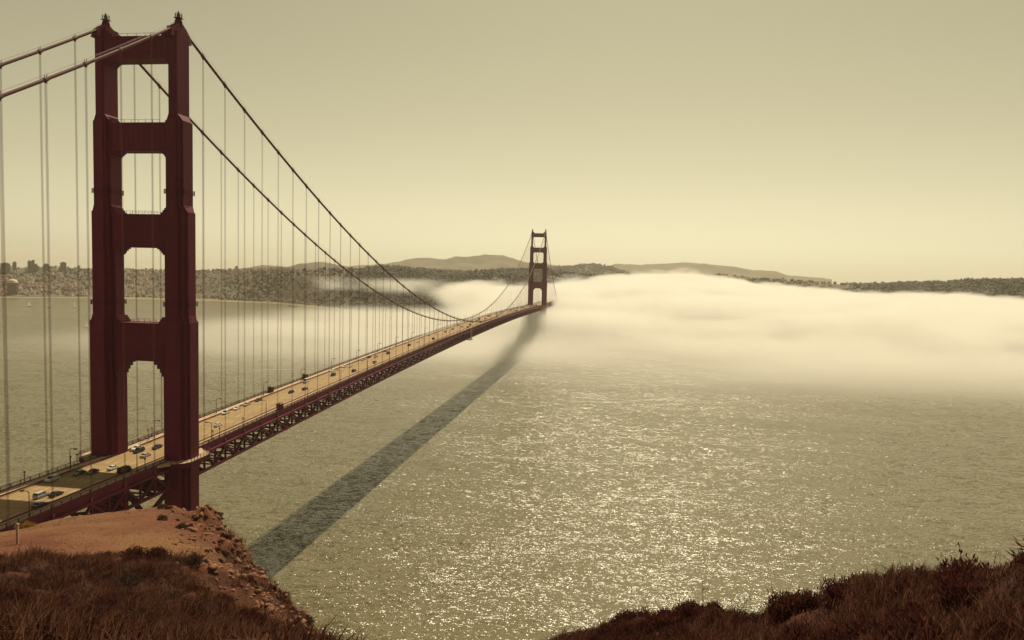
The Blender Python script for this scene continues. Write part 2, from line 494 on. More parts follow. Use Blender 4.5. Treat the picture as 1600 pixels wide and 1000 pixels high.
# ---- woods: lumpy crowns, far too many and too small to count
def ico(sub):
    bm = bmesh.new()
    bmesh.ops.create_icosphere(bm, subdivisions=sub, radius=1.0)
    v = np.array([x.co[:] for x in bm.verts]); f = np.array([[y.index for y in x.verts] for x in bm.faces])
    bm.free()
    return v, f
IV, IF = ico(1)
def forest(name, pts, sizes, label, parent=None):
    n = len(pts)
    jit = 1 + 0.35 * rng.standard_normal((n, len(IV), 1)).clip(-1.5, 1.5)
    ang = rng.uniform(0, 6.28, n)
    c, s = np.cos(ang)[:, None], np.sin(ang)[:, None]
    v = IV[None] * jit
    v = np.stack([v[..., 0] * c - v[..., 1] * s, v[..., 0] * s + v[..., 1] * c, v[..., 2]], -1)
    hr = rng.uniform(0.75, 1.35, n)[:, None]
    v[..., 0] *= sizes[:, None]; v[..., 1] *= sizes[:, None]; v[..., 2] *= sizes[:, None] * hr
    v = v + pts[:, None, :] + np.array([0, 0, 1])[None, None] * (sizes * 0.55)[:, None, None]
    f = (IF[None] + (np.arange(n) * len(IV))[:, None, None]).reshape(-1, 3)
    o = link(name, np_mesh(name, v.reshape(-1, 3), f, M['trees']))
    return tag(o, label, kind='stuff')

def sample_grid(g, n, dens):
    """random points on a grid (nu, nt, 3) kept where dens(u, t, xyz) > random"""
    nu, nt, _ = g.shape
    a = rng.uniform(0, nu - 1.001, n); b = rng.uniform(0, nt - 1.001, n)
    i, j = a.astype(int), b.astype(int)
    fa, fb = (a - i)[:, None], (b - j)[:, None]
    p = (g[i, j] * (1 - fa) + g[i + 1, j] * fa) * (1 - fb) + (g[i, j + 1] * (1 - fa) + g[i + 1, j + 1] * fa) * fb
    keep = rng.uniform(0, 1, n) < dens(a / (nu - 1), b, p)
    return p[keep]

gAf = gA[:, :48]
def woods_density(u, t, p):
    # the headland woods are thick towards the strait, patchy above the city
    right = sstep((u - 0.40) / 0.12)
    patch = sstep((fbm(p[:, 0] / 230, p[:, 1] / 230, 3, 5) + 0.05) / 0.5)
    low = (t > 7) * 1.0
    gap = 1 - 0.75 * ((t < 19) & (fbm(p[:, 0] / 140, p[:, 1] / 140, 2, 31) > 0.25))
    return low * np.clip(0.26 * patch ** 2 * (1 - right) * (t < 40) + right * (0.95 - 0.25 * (1 - patch)), 0, 1) * gap
P = sample_grid(gAf, 46000, woods_density)
forest('woods', P, rng.uniform(3.2, 7.0, len(P)) * np.where(P[:, 0] < -1350, 0.7, 1.0), 'dark wooded mass covering the shore hills behind the bridge')
P = sample_grid(gT[:, 6:17], 1500, lambda u, t, p: np.ones(len(p)))
forest('woods', P, rng.uniform(5, 11, len(P)), 'trees massed along the short ridge right of the far tower')
P = sample_grid(gH[:, 4:28], 13000, lambda u, t, p: np.clip(sstep((u - 0.42) / 0.1) + 0.3 * sstep((fbm(p[:, 0] / 150, p[:, 1] / 150, 3, 8)) / 0.4), 0, 1))
forest('woods', P, rng.uniform(3.5, 8, len(P)), 'trees massed along the long headland at right')

# ---- houses across the bay
def house_mb(w, d, h, pitched):
    b = MB()
    b.box(-w / 2, w / 2, -d / 2, d / 2, -6, h, 0)
    if pitched:
        r = h + w * 0.32
        e = 0.4
        b.add([(-w / 2 - e, -d / 2 - e, h), (w / 2 + e, -d / 2 - e, h), (w / 2 + e, d / 2 + e, h), (-w / 2 - e, d / 2 + e, h), (0, -d / 2 - e, r), (0, d / 2 + e, r)],
              [(0, 1, 4), (2, 3, 5), (1, 2, 5, 4), (3, 0, 4, 5), (3, 2, 1, 0)], 1)
    else:
        b.box(-w / 2 - 0.3, w / 2 + 0.3, -d / 2 - 0.3, d / 2 + 0.3, h, h + 0.8, 1)
        b.box(-w / 5, w / 5, -d / 6, d / 6, h + 0.8, h + 2.6, 0)
    return b
def city_density(u, t, p):
    right = sstep((u - 0.36) / 0.08)
    blk = sstep((fbm(p[:, 0] / 190, p[:, 1] / 190, 3, 21) + 0.25) / 0.4)
    shorebld = ((t > 6) & (t < 21)) * sstep((fbm(p[:, 0] / 110, p[:, 1] / 110, 2, 31) - 0.05) / 0.3)
    return (t > 8) * (1 - right) * (0.25 + 0.75 * blk) * (1 - 0.6 * sstep((fbm(p[:, 0] / 230, p[:, 1] / 230, 3, 5) + 0.05) / 0.5)) + right * 0.28 * shorebld + (1 - right) * (t <= 8) * 0.0
H = sample_grid(gAf[:, :46], 11000, city_density)
dist = np.hypot(H[:, 0] - CAM.x, H[:, 1] - CAM.y)
H = H[np.argsort(dist)]
kinds = [(house_mb(9, 11, 7, True), ['house_white', 'roof']), (house_mb(10, 13, 8, False), ['house_tan', 'roof']), (house_mb(8, 19, 6, True), ['house_white', 'roof']), (house_mb(12, 12, 10, False), ['house_white', 'house_tan'])]
hm = [b.mesh('house', [M[x] for x in ms]) for b, ms in kinds]
for i, p in enumerate(H[:290]):
    o = link('house', hm[rng.integers(0, 4)], None, tuple(p))
    o.rotation_euler = (0, 0, float(rng.choice([0.4, 0.4 + math.pi / 2]) + rng.normal(0, 0.1)))
    tag(o, 'small pale house near the shore on the far side of the bay', 'house', 'houses by the far shore')
mb = MB()
hv, hf, hmI = [], [], []
for p in H[290:7500]:
    w, d, h = rng.uniform(7, 12), rng.uniform(8, 16), rng.uniform(5, 9)
    if rng.uniform() < 0.05: h *= 2.0
    a = float(rng.choice([0.35, 0.35 + math.pi / 2])); ca, sa = math.cos(a), math.sin(a)
    q = [(x * ca - y * sa + p[0], x * sa + y * ca + p[1]) for x, y in ((-w / 2, -d / 2), (w / 2, -d / 2), (w / 2, d / 2), (-w / 2, d / 2))]
    v = [(x, y, p[2] - 6) for x, y in q] + [(x, y, p[2] + h) for x, y in q]
    mb.add(v, [(0, 1, 5, 4), (1, 2, 6, 5), (2, 3, 7, 6), (3, 0, 4, 7), (4, 5, 6, 7)], 0)
    v2 = [(x, y, p[2] + h + 0.05) for x, y in q] + [(p[0], p[1], p[2] + h + 2.5)]
    mb.add(v2, [(0, 1, 4), (1, 2, 4), (2, 3, 4), (3, 0, 4)], 1)
tag(build(mb, 'distant_houses', [M['house'], M['roof']]), 'dense distant houses covering the city slopes at left', kind='stuff')

# headland houses at right, pale specks
H2 = sample_grid(gH[:, 5:26], 900, lambda u, t, p: (u < 0.47) * 0.75)
mb = MB()
for p in H2:
    w, d, h = rng.uniform(8, 16), rng.uniform(8, 20), rng.uniform(5, 10)
    mb.box(p[0] - w / 2, p[0] + w / 2, p[1] - d / 2, p[1] + d / 2, p[2] - 5, p[2] + h, 0)
    mb.add([(p[0] - w / 2, p[1] - d / 2, p[2] + h + .05), (p[0] + w / 2, p[1] - d / 2, p[2] + h + .05), (p[0] + w / 2, p[1] + d / 2, p[2] + h + .05), (p[0] - w / 2, p[1] + d / 2, p[2] + h + .05), (p[0], p[1], p[2] + h + 2.5)], [(0, 1, 4), (1, 2, 4), (2, 3, 4), (3, 0, 4)], 1)
tag(build(mb, 'distant_houses', [M['house'], M['roof']]), 'pale houses massed on the headland above the fog', kind='stuff')

# skyline apartment blocks
def tower_block(x, y, top, w, label, notch=0):
    root = empty('apartment_building', (x, y, 85), 0.72)
    h = top - 85
    b = MB(); b.box(-w / 2, w / 2, -w * 0.45, w * 0.45, -25, h)
    build(b, 'wall', M['tower_wall'], root)
    for k in range(int(h / 3.4)):
        b = MB(); z = 2 + k * 3.4
        b.box(-w / 2 - 0.12, w / 2 + 0.12, -w * 0.45 - 0.12, w * 0.45 + 0.12, z, z + 1.4)
        build(b, 'window_band', M['tower_glass'], root)
    b = MB(); b.box(-w * 0.25, w * 0.28, -w * 0.2, w * 0.2, h, h + 3.5)
    if notch: b.box(w * 0.30, w * 0.48, -w * 0.3, w * 0.3, h, h + notch)
    build(b, 'roof_house', M['tower_wall'], root)
    tag(root, label, 'building', 'apartment blocks on the left skyline')
for a in ((-2528, 2711, 123, 36, 'broad low apartment block at the left end of the skyline', 0),
          (-2503, 2734, 129, 15, 'slim apartment block just right of the leftmost hanger on the skyline', 0),
          (-2461, 2771, 135, 15, 'tall apartment block left of its stepped taller neighbour on the skyline', 0),
          (-2451, 2780, 138, 12, 'tallest apartment block with a stepped top on the left skyline', 4),
          (-2444, 2788, 121, 14, 'lower apartment block at the foot of the tallest skyline block', 0),
          (-2412, 2813, 123, 22, 'square apartment block behind the paired hangers on the skyline', 0),
          (-2362, 2855, 132, 24, 'lone wide apartment block on the skyline nearest the near tower', 0)):
    tower_block(*a)

# domed rotunda by the shore
root = empty('domed_rotunda', (-2176, 2357, 20))
b = MB(); b.prism([(17 * math.cos(2 * math.pi * i / 8), 17 * math.sin(2 * math.pi * i / 8)) for i in range(8)], -15, 33)
build(b, 'drum', M['drum'], root)
for i in range(8):
    a = 2 * math.pi * (i + .5) / 8
    b = MB(); b.tube([(18.5 * math.cos(a), 18.5 * math.sin(a), -15), (18.5 * math.cos(a), 18.5 * math.sin(a), 30)], 1.3, 8)
    build(b, 'column', M['drum'], root, True)
b = MB()
b.loft([[(r * math.cos(2 * math.pi * i / 24), r * math.sin(2 * math.pi * i / 24), z) for i in range(24)] for r, z in ((20, 30), (20, 33), (18.5, 33.2), (18, 36), (16, 39.5), (12, 42.5), (7, 44.6), (1, 45.4))])
build(b, 'dome', M['dome'], root, True)
tag(root, 'pale domed rotunda among trees near the far shore at left', 'building')

# ------------------------------------------------------------------ boats and wakes
def sailboat(x, y, s, rz, label, dark=False):
    root = empty('sailboat', (x, y, 0), rz)
    st = [(-5, 0.9, 0.9), (-3, 1.5, 1.0), (0, 1.7, 1.0), (3, 1.2, 1.1), (5.4, 0.15, 1.3)]
    b = MB()
    b.loft([[(px * s, -w * s, h * s), (px * s, -w * 0.5 * s, -0.3), (px * s, w * 0.5 * s, -0.3), (px * s, w * s, h * s)] for px, w, h in st])
    build(b, 'hull', M['hull_dark'] if dark else M['hull'], root)
    b = MB(); b.tube([(0.6 * s, 0, 0.9 * s), (0.6 * s, 0, 15 * s)], 0.12 * s, 6)
    build(b, 'mast', M['hull'], root)
    b = MB()
    b.loft([[(0.4 * s, -0.05, 2 * s), (0.4 * s, 0.05, 2 * s), (-4.6 * s, 0.8 * s, 2.2 * s), (-4.6 * s, 0.7 * s, 2.2 * s)], [(0.4 * s, -0.05, 8 * s), (0.4 * s, 0.05, 8 * s), (-2.6 * s, 0.65 * s, 8 * s), (-2.6 * s, 0.55 * s, 8 * s)], [(0.4 * s, -0.05, 14.6 * s), (0.4 * s, 0.05, 14.6 * s), (0.2 * s, 0.1, 14.6 * s), (0.2 * s, 0.05, 14.6 * s)]])
    build(b, 'mainsail', M['sail'], root)
    b = MB()
    b.loft([[(0.9 * s, -0.05, 2 * s), (0.9 * s, 0.05, 2 * s), (5 * s, 0.1, 1.6 * s), (5 * s, 0, 1.6 * s)], [(0.9 * s, -0.05, 12 * s), (0.9 * s, 0.05, 12 * s), (1.0 * s, 0.1, 12 * s), (1.0 * s, 0, 12 * s)]])
    build(b, 'jib', M['sail'], root)
    tag(root, label, 'sailboat', 'sailboats off the far shore')
sailboat(-1613, 1795, 1.25, 0.5, 'leftmost white sailboat off the far shore')
sailboat(-1547, 1796, 1.2, 0.9, 'white sailboat showing between the paired hangers')
sailboat(-1491, 1834, 1.7, 2.6, 'largest white sailboat, heeling left of the near tower')
sailboat(-966, 1211, 0.95, 0.4, 'small lone sailboat nearest the near tower leg')
def barge(x, y, L, W, rz, label):
    root = empty('barge', (x, y, 0), rz)
    b = MB(); b.loft([[(-L / 2, -W * .35, -.5), (-L / 2, W * .35, -.5), (-L / 2, W * .4, 3), (-L / 2, -W * .4, 3)], [(-L * .4, -W / 2, -.5), (-L * .4, W / 2, -.5), (-L * .4, W / 2, 2.4), (-L * .4, -W / 2, 2.4)], [(L * .4, -W / 2, -.5), (L * .4, W / 2, -.5), (L * .4, W / 2, 2.4), (L * .4, -W / 2, 2.4)], [(L / 2, -W * .1, -.5), (L / 2, W * .1, -.5), (L / 2, W * .1, 3.4), (L / 2, -W * .1, 3.4)]])
    build(b, 'hull', M['hull_dark'], root)
    b = MB(); b.box(-L * .35, -L * .12, -W * .3, W * .3, 2.4, 7); b.box(-L * .3, -L * .2, -W * .2, W * .2, 7, 10)
    build(b, 'wheelhouse', M['hull'], root)
    tag(root, label, 'boat')
barge(-970, 2240, 34, 8, 0.2, 'dark workboat close in to the green far shore')
barge(-681, 1913, 44, 9, 0.15, 'long dark low boat off the shore below the mist')
mb = MB()
for (x0, y0), (x1, y1), w in (((-440, 742), (-372, 764), 1.6), ((-344, 707), (-268, 740), 1.6), ((-742, 1838), (-680, 1782), 4.0)):
    d = Vector((x1 - x0, y1 - y0)).normalized(); nrm = Vector((-d.y, d.x))
    n = 14
    L_, R_ = [], []
    for i in range(n + 1):
        t = i / n; ww = w * (0.25 + 0.75 * math.sin(math.pi * t)) * random.uniform(0.7, 1.2)
        c = Vector((x0 + (x1 - x0) * t, y0 + (y1 - y0) * t)) + nrm * random.uniform(-.5, .5)
        L_.append((c.x + nrm.x * ww / 2, c.y + nrm.y * ww / 2, 0.02)); R_.append((c.x - nrm.x * ww / 2, c.y - nrm.y * ww / 2, 0.02))
    mb.add(L_ + R_, [(i, i + 1, n + 2 + i, n + 1 + i) for i in range(n)])
tag(build(mb, 'boat_wake', M['foam']), 'thin pale boat wakes trailing across the bay', kind='stuff')

# ------------------------------------------------------------------ the bridge
HALF, PAN, SPAN, SIDE = 13.72, 15.24, 1280.16, 342.9
ROADW, WALKW = 9.5, 13.0
NORD = ['first', 'second', 'third', 'fourth', 'fifth', 'sixth', 'seventh', 'eighth', 'ninth', 'tenth', 'eleventh', 'twelfth', 'thirteenth', 'fourteenth', 'fifteenth', 'sixteenth', 'seventeenth', 'eighteenth', 'nineteenth', 'twentieth']
def ordinal(n):
    if n <= 20: return NORD[n - 1]
    tens = {2: 'twenty', 3: 'thirty', 4: 'forty', 5: 'fifty'}[n // 10]
    return tens + '-' + NORD[n % 10 - 1] if n % 10 else tens[:-1] + 'ieth'
def deck(y):
    if y <= 0 or y >= SPAN: return 75.0
    return 75.0 + 8.0 * (1 - ((y - SPAN / 2) / (SPAN / 2)) ** 2)
ZTOP, ZMID = 226.4, 85.6
def cable_z(y):
    if y < 0: return ZTOP + 0.578 * y + 0.00035 * y * y
    if y > SPAN: return ZTOP - 0.578 * (y - SPAN) + 0.00035 * (y - SPAN) ** 2
    return ZMID + (ZTOP - ZMID) * (1 - y / (SPAN / 2)) ** 2

bridge = empty('suspension_bridge', (0, 0, 0))
tag(bridge, 'long orange-red suspension bridge with two tall stepped towers crossing the bay', 'bridge')

YS = [-SIDE + i * PAN / 2 for i in range(int((SPAN + 2 * SIDE) / (PAN / 2)) + 1)]
def strip(name, x0, x1, zt, zb, m, y0=-SIDE, y1=SPAN + SIDE, step=PAN):
    """a slab that follows the deck's camber"""
    n = int(round((y1 - y0) / step))
    rings = []
    for i in range(n + 1):
        y = y0 + (y1 - y0) * i / n
        z = deck(y)
        rings.append([(x0, y, z + zb), (x1, y, z + zb), (x1, y, z + zt), (x0, y, z + zt)])
    b = MB(); b.loft(rings)
    return build(b, name, m, bridge)
strip('roadway', -ROADW, ROADW, 0.0, -0.6, M['road'])
for s in (-1, 1):
    a, b_ = sorted((s * (ROADW + 0.004), s * WALKW))
    strip('sidewalk', a, b_, 0.28, -0.45, M['walk'])
    a, b_ = sorted((s * (ROADW - 0.55), s * (ROADW - 0.25)))
    strip('curb_rail', a, b_, 0.75, 0.45, M['paint'])
    a, b_ = sorted((s * (WALKW + 0.003), s * (WALKW + 0.4)))
    strip('edge_girder', a, b_, 0.40, -2.1, M['paint'])
    a, b_ = sorted((s * (HALF - 0.45), s * (HALF + 0.5)))
    strip('top_chord', a, b_, -2.12, -3.0, M['paint'])
    strip('bottom_chord', a, b_, -8.8, -9.7, M['paint'])
    # railing: posts, rails and pickets
    rb = MB()
    x = s * (WALKW + 0.2)
    y = -SIDE
    while y < SPAN + SIDE:
        z = deck(y) + 0.4
        rb.box(x - 0.09, x + 0.09, y - 0.09, y + 0.09, z, z + 1.15)
        if -130 < y < 420:
            for k in range(1, 9):
                yy = y + k * 3.81 / 9; zz = deck(yy) + 0.4
                rb.box(x - 0.02, x + 0.02, yy - 0.05, yy + 0.05, zz + 0.1, zz + 1.05)
        y += 3.81
    build(rb, 'railing', M['paint_dark'], bridge)
    strip('handrail', x - 0.10, x + 0.10, 1.68, 1.56, M['paint_dark'])
    strip('lower_rail', x - 0.05, x + 0.05, 0.62, 0.52, M['paint_dark'])
b = MB()
for lane in (-2, -1, 0, 1, 2):
    x = lane * 3.05
    y = -SIDE
    while y < 900:
        z0, z1 = deck(y) + 0.006, deck(y + 3.5) + 0.006
        if lane == 0 or True:
            b.add([(x - 0.1, y, z0), (x + 0.1, y, z0), (x + 0.1, y + 3.5, z1), (x - 0.1, y + 3.5, z1)], [(0, 1, 2, 3)])
        y += 11.0
tag(build(b, 'lane_marking', M['line'], bridge), kind='stuff')

b = MB()
for k in range(-8, 60):
    y = k * PAN
    if k: b.add([(-ROADW + .6, y - .14, deck(y - .14) + .004), (ROADW - .6, y - .14, deck(y - .14) + .004), (ROADW - .6, y + .14, deck(y + .14) + .004), (-ROADW + .6, y + .14, deck(y + .14) + .004)], [(0, 1, 2, 3)])
tag(build(b, 'deck_joint', M['joint'], bridge), kind='stuff')

# truss web: near pieces one by one, the far rest joined
def web_piece(mbx, kind, s, y):
    x = s * HALF
    if kind == 'truss_post':
        mbx.bar((x, y, deck(y) - 9.0), (x, y, deck(y) - 2.9), 0.7, 0.55, (0, 1, 0))
    elif kind == 'truss_diagonal':
        k = int(round((y + SIDE) / (PAN / 2)))
        y2 = y + PAN / 2
        if k % 2: mbx.bar((x, y, deck(y) - 3.0), (x, y2, deck(y2) - 9.0), 0.6, 0.8, (1, 0, 0))
        else: mbx.bar((x, y, deck(y) - 9.0), (x, y2, deck(y2) - 3.0), 0.6, 0.8, (1, 0, 0))
    elif kind == 'floor_beam':
        z = deck(y)
        mbx.box(-HALF + .5, HALF - .5, y - 0.2, y + 0.2, z - 2.6, z - 0.62)
    elif kind == 'sway_frame':
        z = deck(y)
        for q in (-1, 1):
            mbx.bar((q * (HALF - .4), y, z - 8.9), (0, y, z - 2.6), 0.5, 0.5, (0, 1, 0))
            mbx.bar((q * (HALF - .4), y, z - 3.4), (q * HALF * .5, y, z - 5.7), 0.4, 0.4, (0, 1, 0))
        mbx.bar((-HALF + .4, y, z - 9.0), (HALF - .4, y, z - 9.0), 0.45, 0.6, (0, 1, 0))
    elif kind == 'lateral_brace':
        k = int(round((y + SIDE) / (PAN / 2)))
        y2 = y + PAN / 2; z = deck(y) - 9.25; z2 = deck(y2) - 9.25
        if k % 2: mbx.bar((-HALF + .5, y, z), (0, y2, z2), 0.4, 0.4); mbx.bar((HALF - .5, y, z), (0, y2, z2), 0.4, 0.4)
        else: mbx.bar((0, y, z), (-HALF + .5, y2, z2), 0.4, 0.4); mbx.bar((0, y, z), (HALF - .5, y2, z2), 0.4, 0.4)
far_web = MB()
for kind, lim in (('truss_post', {1: (-130, 700), -1: (-130, 420)}), ('truss_diagonal', {1: (-130, 700), -1: (-130, 420)}), ('floor_beam', {1: (-130, 600)}), ('lateral_brace', {1: (-130, 420)}), ('sway_frame', {1: (-130, 560)})):
    for s, (lo, hi) in lim.items():
        for y in YS[:-1]:
            if lo <= y <= hi:
                pb = MB(); web_piece(pb, kind, s, y)
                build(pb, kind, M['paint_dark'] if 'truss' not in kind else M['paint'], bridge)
            else:
                web_piece(far_web, kind, s, y)
tag(build(far_web, 'truss_web', M['paint'], bridge), kind='stuff')

# ---- towers
def plan(levels, cx):
    """stepped, cross-like outline from (a, b) half sizes, a falling as b grows"""
    q = []
    for i, (a, b_) in enumerate(levels):
        if i: q.append((a, levels[i - 1][1]))
        q.append((a, b_))
    quad1 = q                                # from +x side round to +y side
    pts = [(cx + a, b_) for a, b_ in quad1]
    pts += [(cx - a, b_) for a, b_ in reversed(quad1)]
    pts += [(cx - a, -b_) for a, b_ in quad1]
    pts += [(cx + a, -b_) for a, b_ in reversed(quad1)]
    return pts
# sections: z from, z to, outline
SEC = [(14.0, 123.6, [(5.05, 2.6), (4.1, 4.2), (2.7, 6.2)], 0.35),
       (123.6, 162.0, [(4.45, 2.3), (3.3, 4.0), (2.0, 5.2)], 0.15),
       (162.0, 193.2, [(3.3, 2.9), (2.4, 4.1), (1.6, 4.6)], 0.0),
       (193.2, 223.4, [(1.6, 3.5), (1.45, 3.9), (1.2, 4.2)], 0.0)]
STRUT = [(109.7, 122.9), (149.6, 161.0), (183.0, 192.5), (214.2, 221.6)]
def leg_inner(z):
    for z0, z1, lv, off in SEC:
        if z < z1: return HALF + off - lv[0][0]
    return HALF - 1.6
def make_tower(y, label):
    core = MB()          # deck-level cross girders and the bracing below the roadway
    core.box(-8.6, 8.6, -1.6, 1.6, 62.5, 65.3)
    core.box(-8.4, 8.4, -1.4, 1.4, 17.0, 20.0)
    for zz0, zz1 in ((20, 41), (41, 62.5)):
        for sy in (-1.0, 1.0):
            core.bar((-8.8, sy, zz0), (8.8, sy, zz1), 0.9, 1.3, (0, 1, 0))
            core.bar((8.8, sy * 0.4, zz0), (-8.8, sy * 0.4, zz1), 0.9, 1.3, (0, 1, 0))
    tower = build(core, 'tower', M['paint'], bridge, loc=(0, y, 0))
    tower['label'] = label
    for s in (-1, 1):
        lb = MB()
        for i, (z0, z1, lv, off) in enumerate(SEC):
            cx = s * (HALF + off)
            lo = plan(lv, cx)
            top = z1
            lb.prism(lo, z0 + (0.002 if i else 0), top)
            # sloping shoulder that closes the set-back
            if i < len(SEC) - 1:
                up = SEC[i + 1][2]; cx2 = s * (HALF + SEC[i + 1][3])
                hi = plan(up, cx2)
                r0 = [(x, yy, top + 0.003) for x, yy in [(cx + (x - cx) * 0.94, yy * 0.94) for x, yy in lo]]
                r1 = [(x, yy, top + 2.3) for x, yy in hi]
                lb.loft([r0, r1])
        leg = build(lb, 'leg', M['paint'], tower)
        # girdle platforms with little rails
        for zp in (168.5, 129.5):
            sec = [q for q in SEC if q[0] < zp < q[1]][0]
            g = MB(); cx = s * (HALF + sec[3])
            ring = [(cx + (x - cx) + 0.4 * (1 if x > cx else -1), yy + 0.4 * (1 if yy > 0 else -1)) for x, yy in plan(sec[2], cx)]
            for (xa, ya), (xb, yb) in zip(ring, ring[1:] + ring[:1]):
                for k in (0.0, 0.55, 1.1):
                    g.bar((xa, ya, zp + k), (xb, yb, zp + k), 0.12, 0.12)
                g.bar((xa, ya, zp - 0.4), (xa, ya, zp + 1.3), 0.14, 0.14)
            build(g, 'girdle_platform', M['paint_dark'], tower)
        # saddle housing: curved hump under the cable
        g = MB(); cx = s * HALF
        prof = [(-6.2, 221.4), (-5.4, 223.6), (-3.2, 225.3), (-1.2, 226.6), (0, 226.9), (1.2, 226.6), (3.2, 225.3), (5.4, 223.6), (6.2, 221.4)]
        g.loft([[(cx - 1.25, yy, 221.0), (cx + 1.25, yy, 221.0), (cx + 1.05, yy, zz), (cx - 1.05, yy, zz)] for yy, zz in prof])
        build(g, 'saddle_housing', M['paint'], tower)
        # beacon: tapered pedestal, gallery with rails, lamp
        g = MB()
        g.loft([[(cx + r * math.cos(t), r * math.sin(t), z) for t in [2 * math.pi * i / 8 for i in range(8)]] for r, z in ((1.5, 225.6), (1.25, 227.6), (1.0, 228.0), (1.0, 228.5))])
        bc = build(g, 'beacon', M['paint_dark'], tower)
        g = MB()
        for zz in (228.6, 229.3, 230.0):
            g.tube([(cx + 1.15 * math.cos(2 * math.pi * i / 10), 1.15 * math.sin(2 * math.pi * i / 10), zz) for i in range(11)], 0.06, 5)
        for i in range(10):
            t = 2 * math.pi * i / 10
            g.tube([(cx + 1.15 * math.cos(t), 1.15 * math.sin(t), 228.5), (cx + 1.15 * math.cos(t), 1.15 * math.sin(t), 230.1)], 0.06, 5)
        g.box(cx - 1.2, cx + 1.2, -1.2, 1.2, 228.42, 228.56)
        build(g, 'gallery_rail', M['dark_metal'], bc)
        g = MB()
        g.loft([[(cx + r * math.cos(t), r * math.sin(t), z) for t in [2 * math.pi * i / 10 for i in range(10)]] for r, z in ((0.5, 228.5), (0.6, 229.7), (0.35, 230.3), (0.06, 231.0))])
        build(g, 'lamp', M['dark_metal'], bc)
        # concrete pier under the leg
        g = MB()
        g.prism([(s * (HALF + 0.35) + 8 * math.cos(2 * math.pi * i / 20), 11 * math.sin(2 * math.pi * i / 20)) for i in range(20)], -4, 14)
        build(g, 'pier', M['concrete'], tower)
        # walkway that bulges round the outside of the leg
        g = MB()
        outl = [(s * 13.45, -13.5)] + [(s * (13.45 + 7.9 * min(1, 1.25 * math.sin(math.pi * i / 16)) ** 0.7), -10.5 * math.cos(math.pi * i / 16)) for i in range(1, 16)] + [(s * 13.45, 13.5)]
        if s < 0: outl = outl[::-1]
        g.prism(outl, 74.55, 75.30)
        wk = build(g, 'leg_walkway', M['walk'], tower)
        g = MB()
        op = outl[1:-1]
        for (xa, ya), (xb, yb) in zip(op[:-1], op[1:]):
            for zz in (75.7, 76.2, 76.7):
                g.bar((xa, ya, zz), (xb, yb, zz), 0.1, 0.1)
            g.bar((xa, ya, 75.25), (xa, ya, 76.8), 0.14, 0.14)
            g.bar((xa, ya, 74.4), (xb, yb, 74.4), 0.2, 1.7)
        build(g, 'walkway_rail', M['paint'], wk)
    for i, (z0, z1) in enumerate(STRUT):
        xi = leg_inner((z0 + z1) / 2 - 3) + 0.6
        th = (3.3, 3.0, 2.8, 3.4)[i]
        g = MB()
        g.box(-xi, xi, -th, th, z0, z1)
        # fluted face: shallow upright ribs
        nrib = 11
        for k in range(nrib):
            xx = -xi + (k + 0.5) * 2 * xi / nrib
            for sy in (-1, 1):
                g.box(xx - 0.32, xx + 0.32, *sorted((sy * th, sy * (th + 0.07))), z0 + 0.9, z1 - 0.9)
        for sy in (-1, 1):
            g.box(-xi, xi, *sorted((sy * th, sy * (th + 0.3))), z1 - 0.8, z1 + 0.12)
            g.box(-xi, xi, *sorted((sy * th, sy * (th + 0.3))), z0 - 0.1, z0 + 0.7)
        st = build(g, 'strut', M['paint'], tower)
        # stepped brackets in the opening corners
        for s in (-1, 1):
            inb = leg_inner(z0 - 2)
            big = (4, 2.7, 2.4, 2.0)[i]
            n = 4
            g = MB()
            for k in range(n):
                w = big * (1 - math.sin(math.pi / 2 * k / n)) * 0.8 + 0.12
                zt = z0 - big * (1.35 if i == 0 else 0.95) * k / n
                zb = z0 - big * (1.35 if i == 0 else 0.95) * (k + 1) / n
                g.box(*sorted((s * (inb + 0.3), s * (inb - w))), -th - 0.05 + 0.01 * k, th + 0.05 - 0.01 * k, zb, zt - 0.002)
            build(g, 'bracket', M['paint'], st)
            inb = leg_inner(z1 + 4)
            g = MB()
            for k in range(3):
                w = 1.9 * (1 - k / 3) + 0.15 + (0 if i < 3 else 1.2 * (1 - k / 3))
                hh = (0.75 if i < 3 else 1.15)
                if i == 3: inb = HALF - 1.25
                g.box(*sorted((s * (inb + 0.4), s * (inb - w))), -th + 0.25 + 0.01 * k, th - 0.25 - 0.01 * k, z1 + 0.125 + hh * k, z1 + 0.12 + hh * (k + 1))
            build(g, 'corner_step', M['paint'], st)
        # walkway rail along the strut top
        g = MB()
        for sy in (-1, 1):
            g.bar((-xi + 3, sy * (th - 0.3), z1 + 1.2), (xi - 3, sy * (th - 0.3), z1 + 1.2), 0.08, 0.08)
            for k in range(7):
                xx = -xi + 3 + k * (2 * xi - 6) / 6
                g.bar((xx, sy * (th - 0.3), z1 + 0.1), (xx, sy * (th - 0.3), z1 + 1.25), 0.09, 0.09)
        build(g, 'strut_rail', M['dark_metal'], st)
    return tower
make_tower(0.0, 'near tower standing in shade at left')
make_tower(SPAN, 'far tower fading into the fog bank')

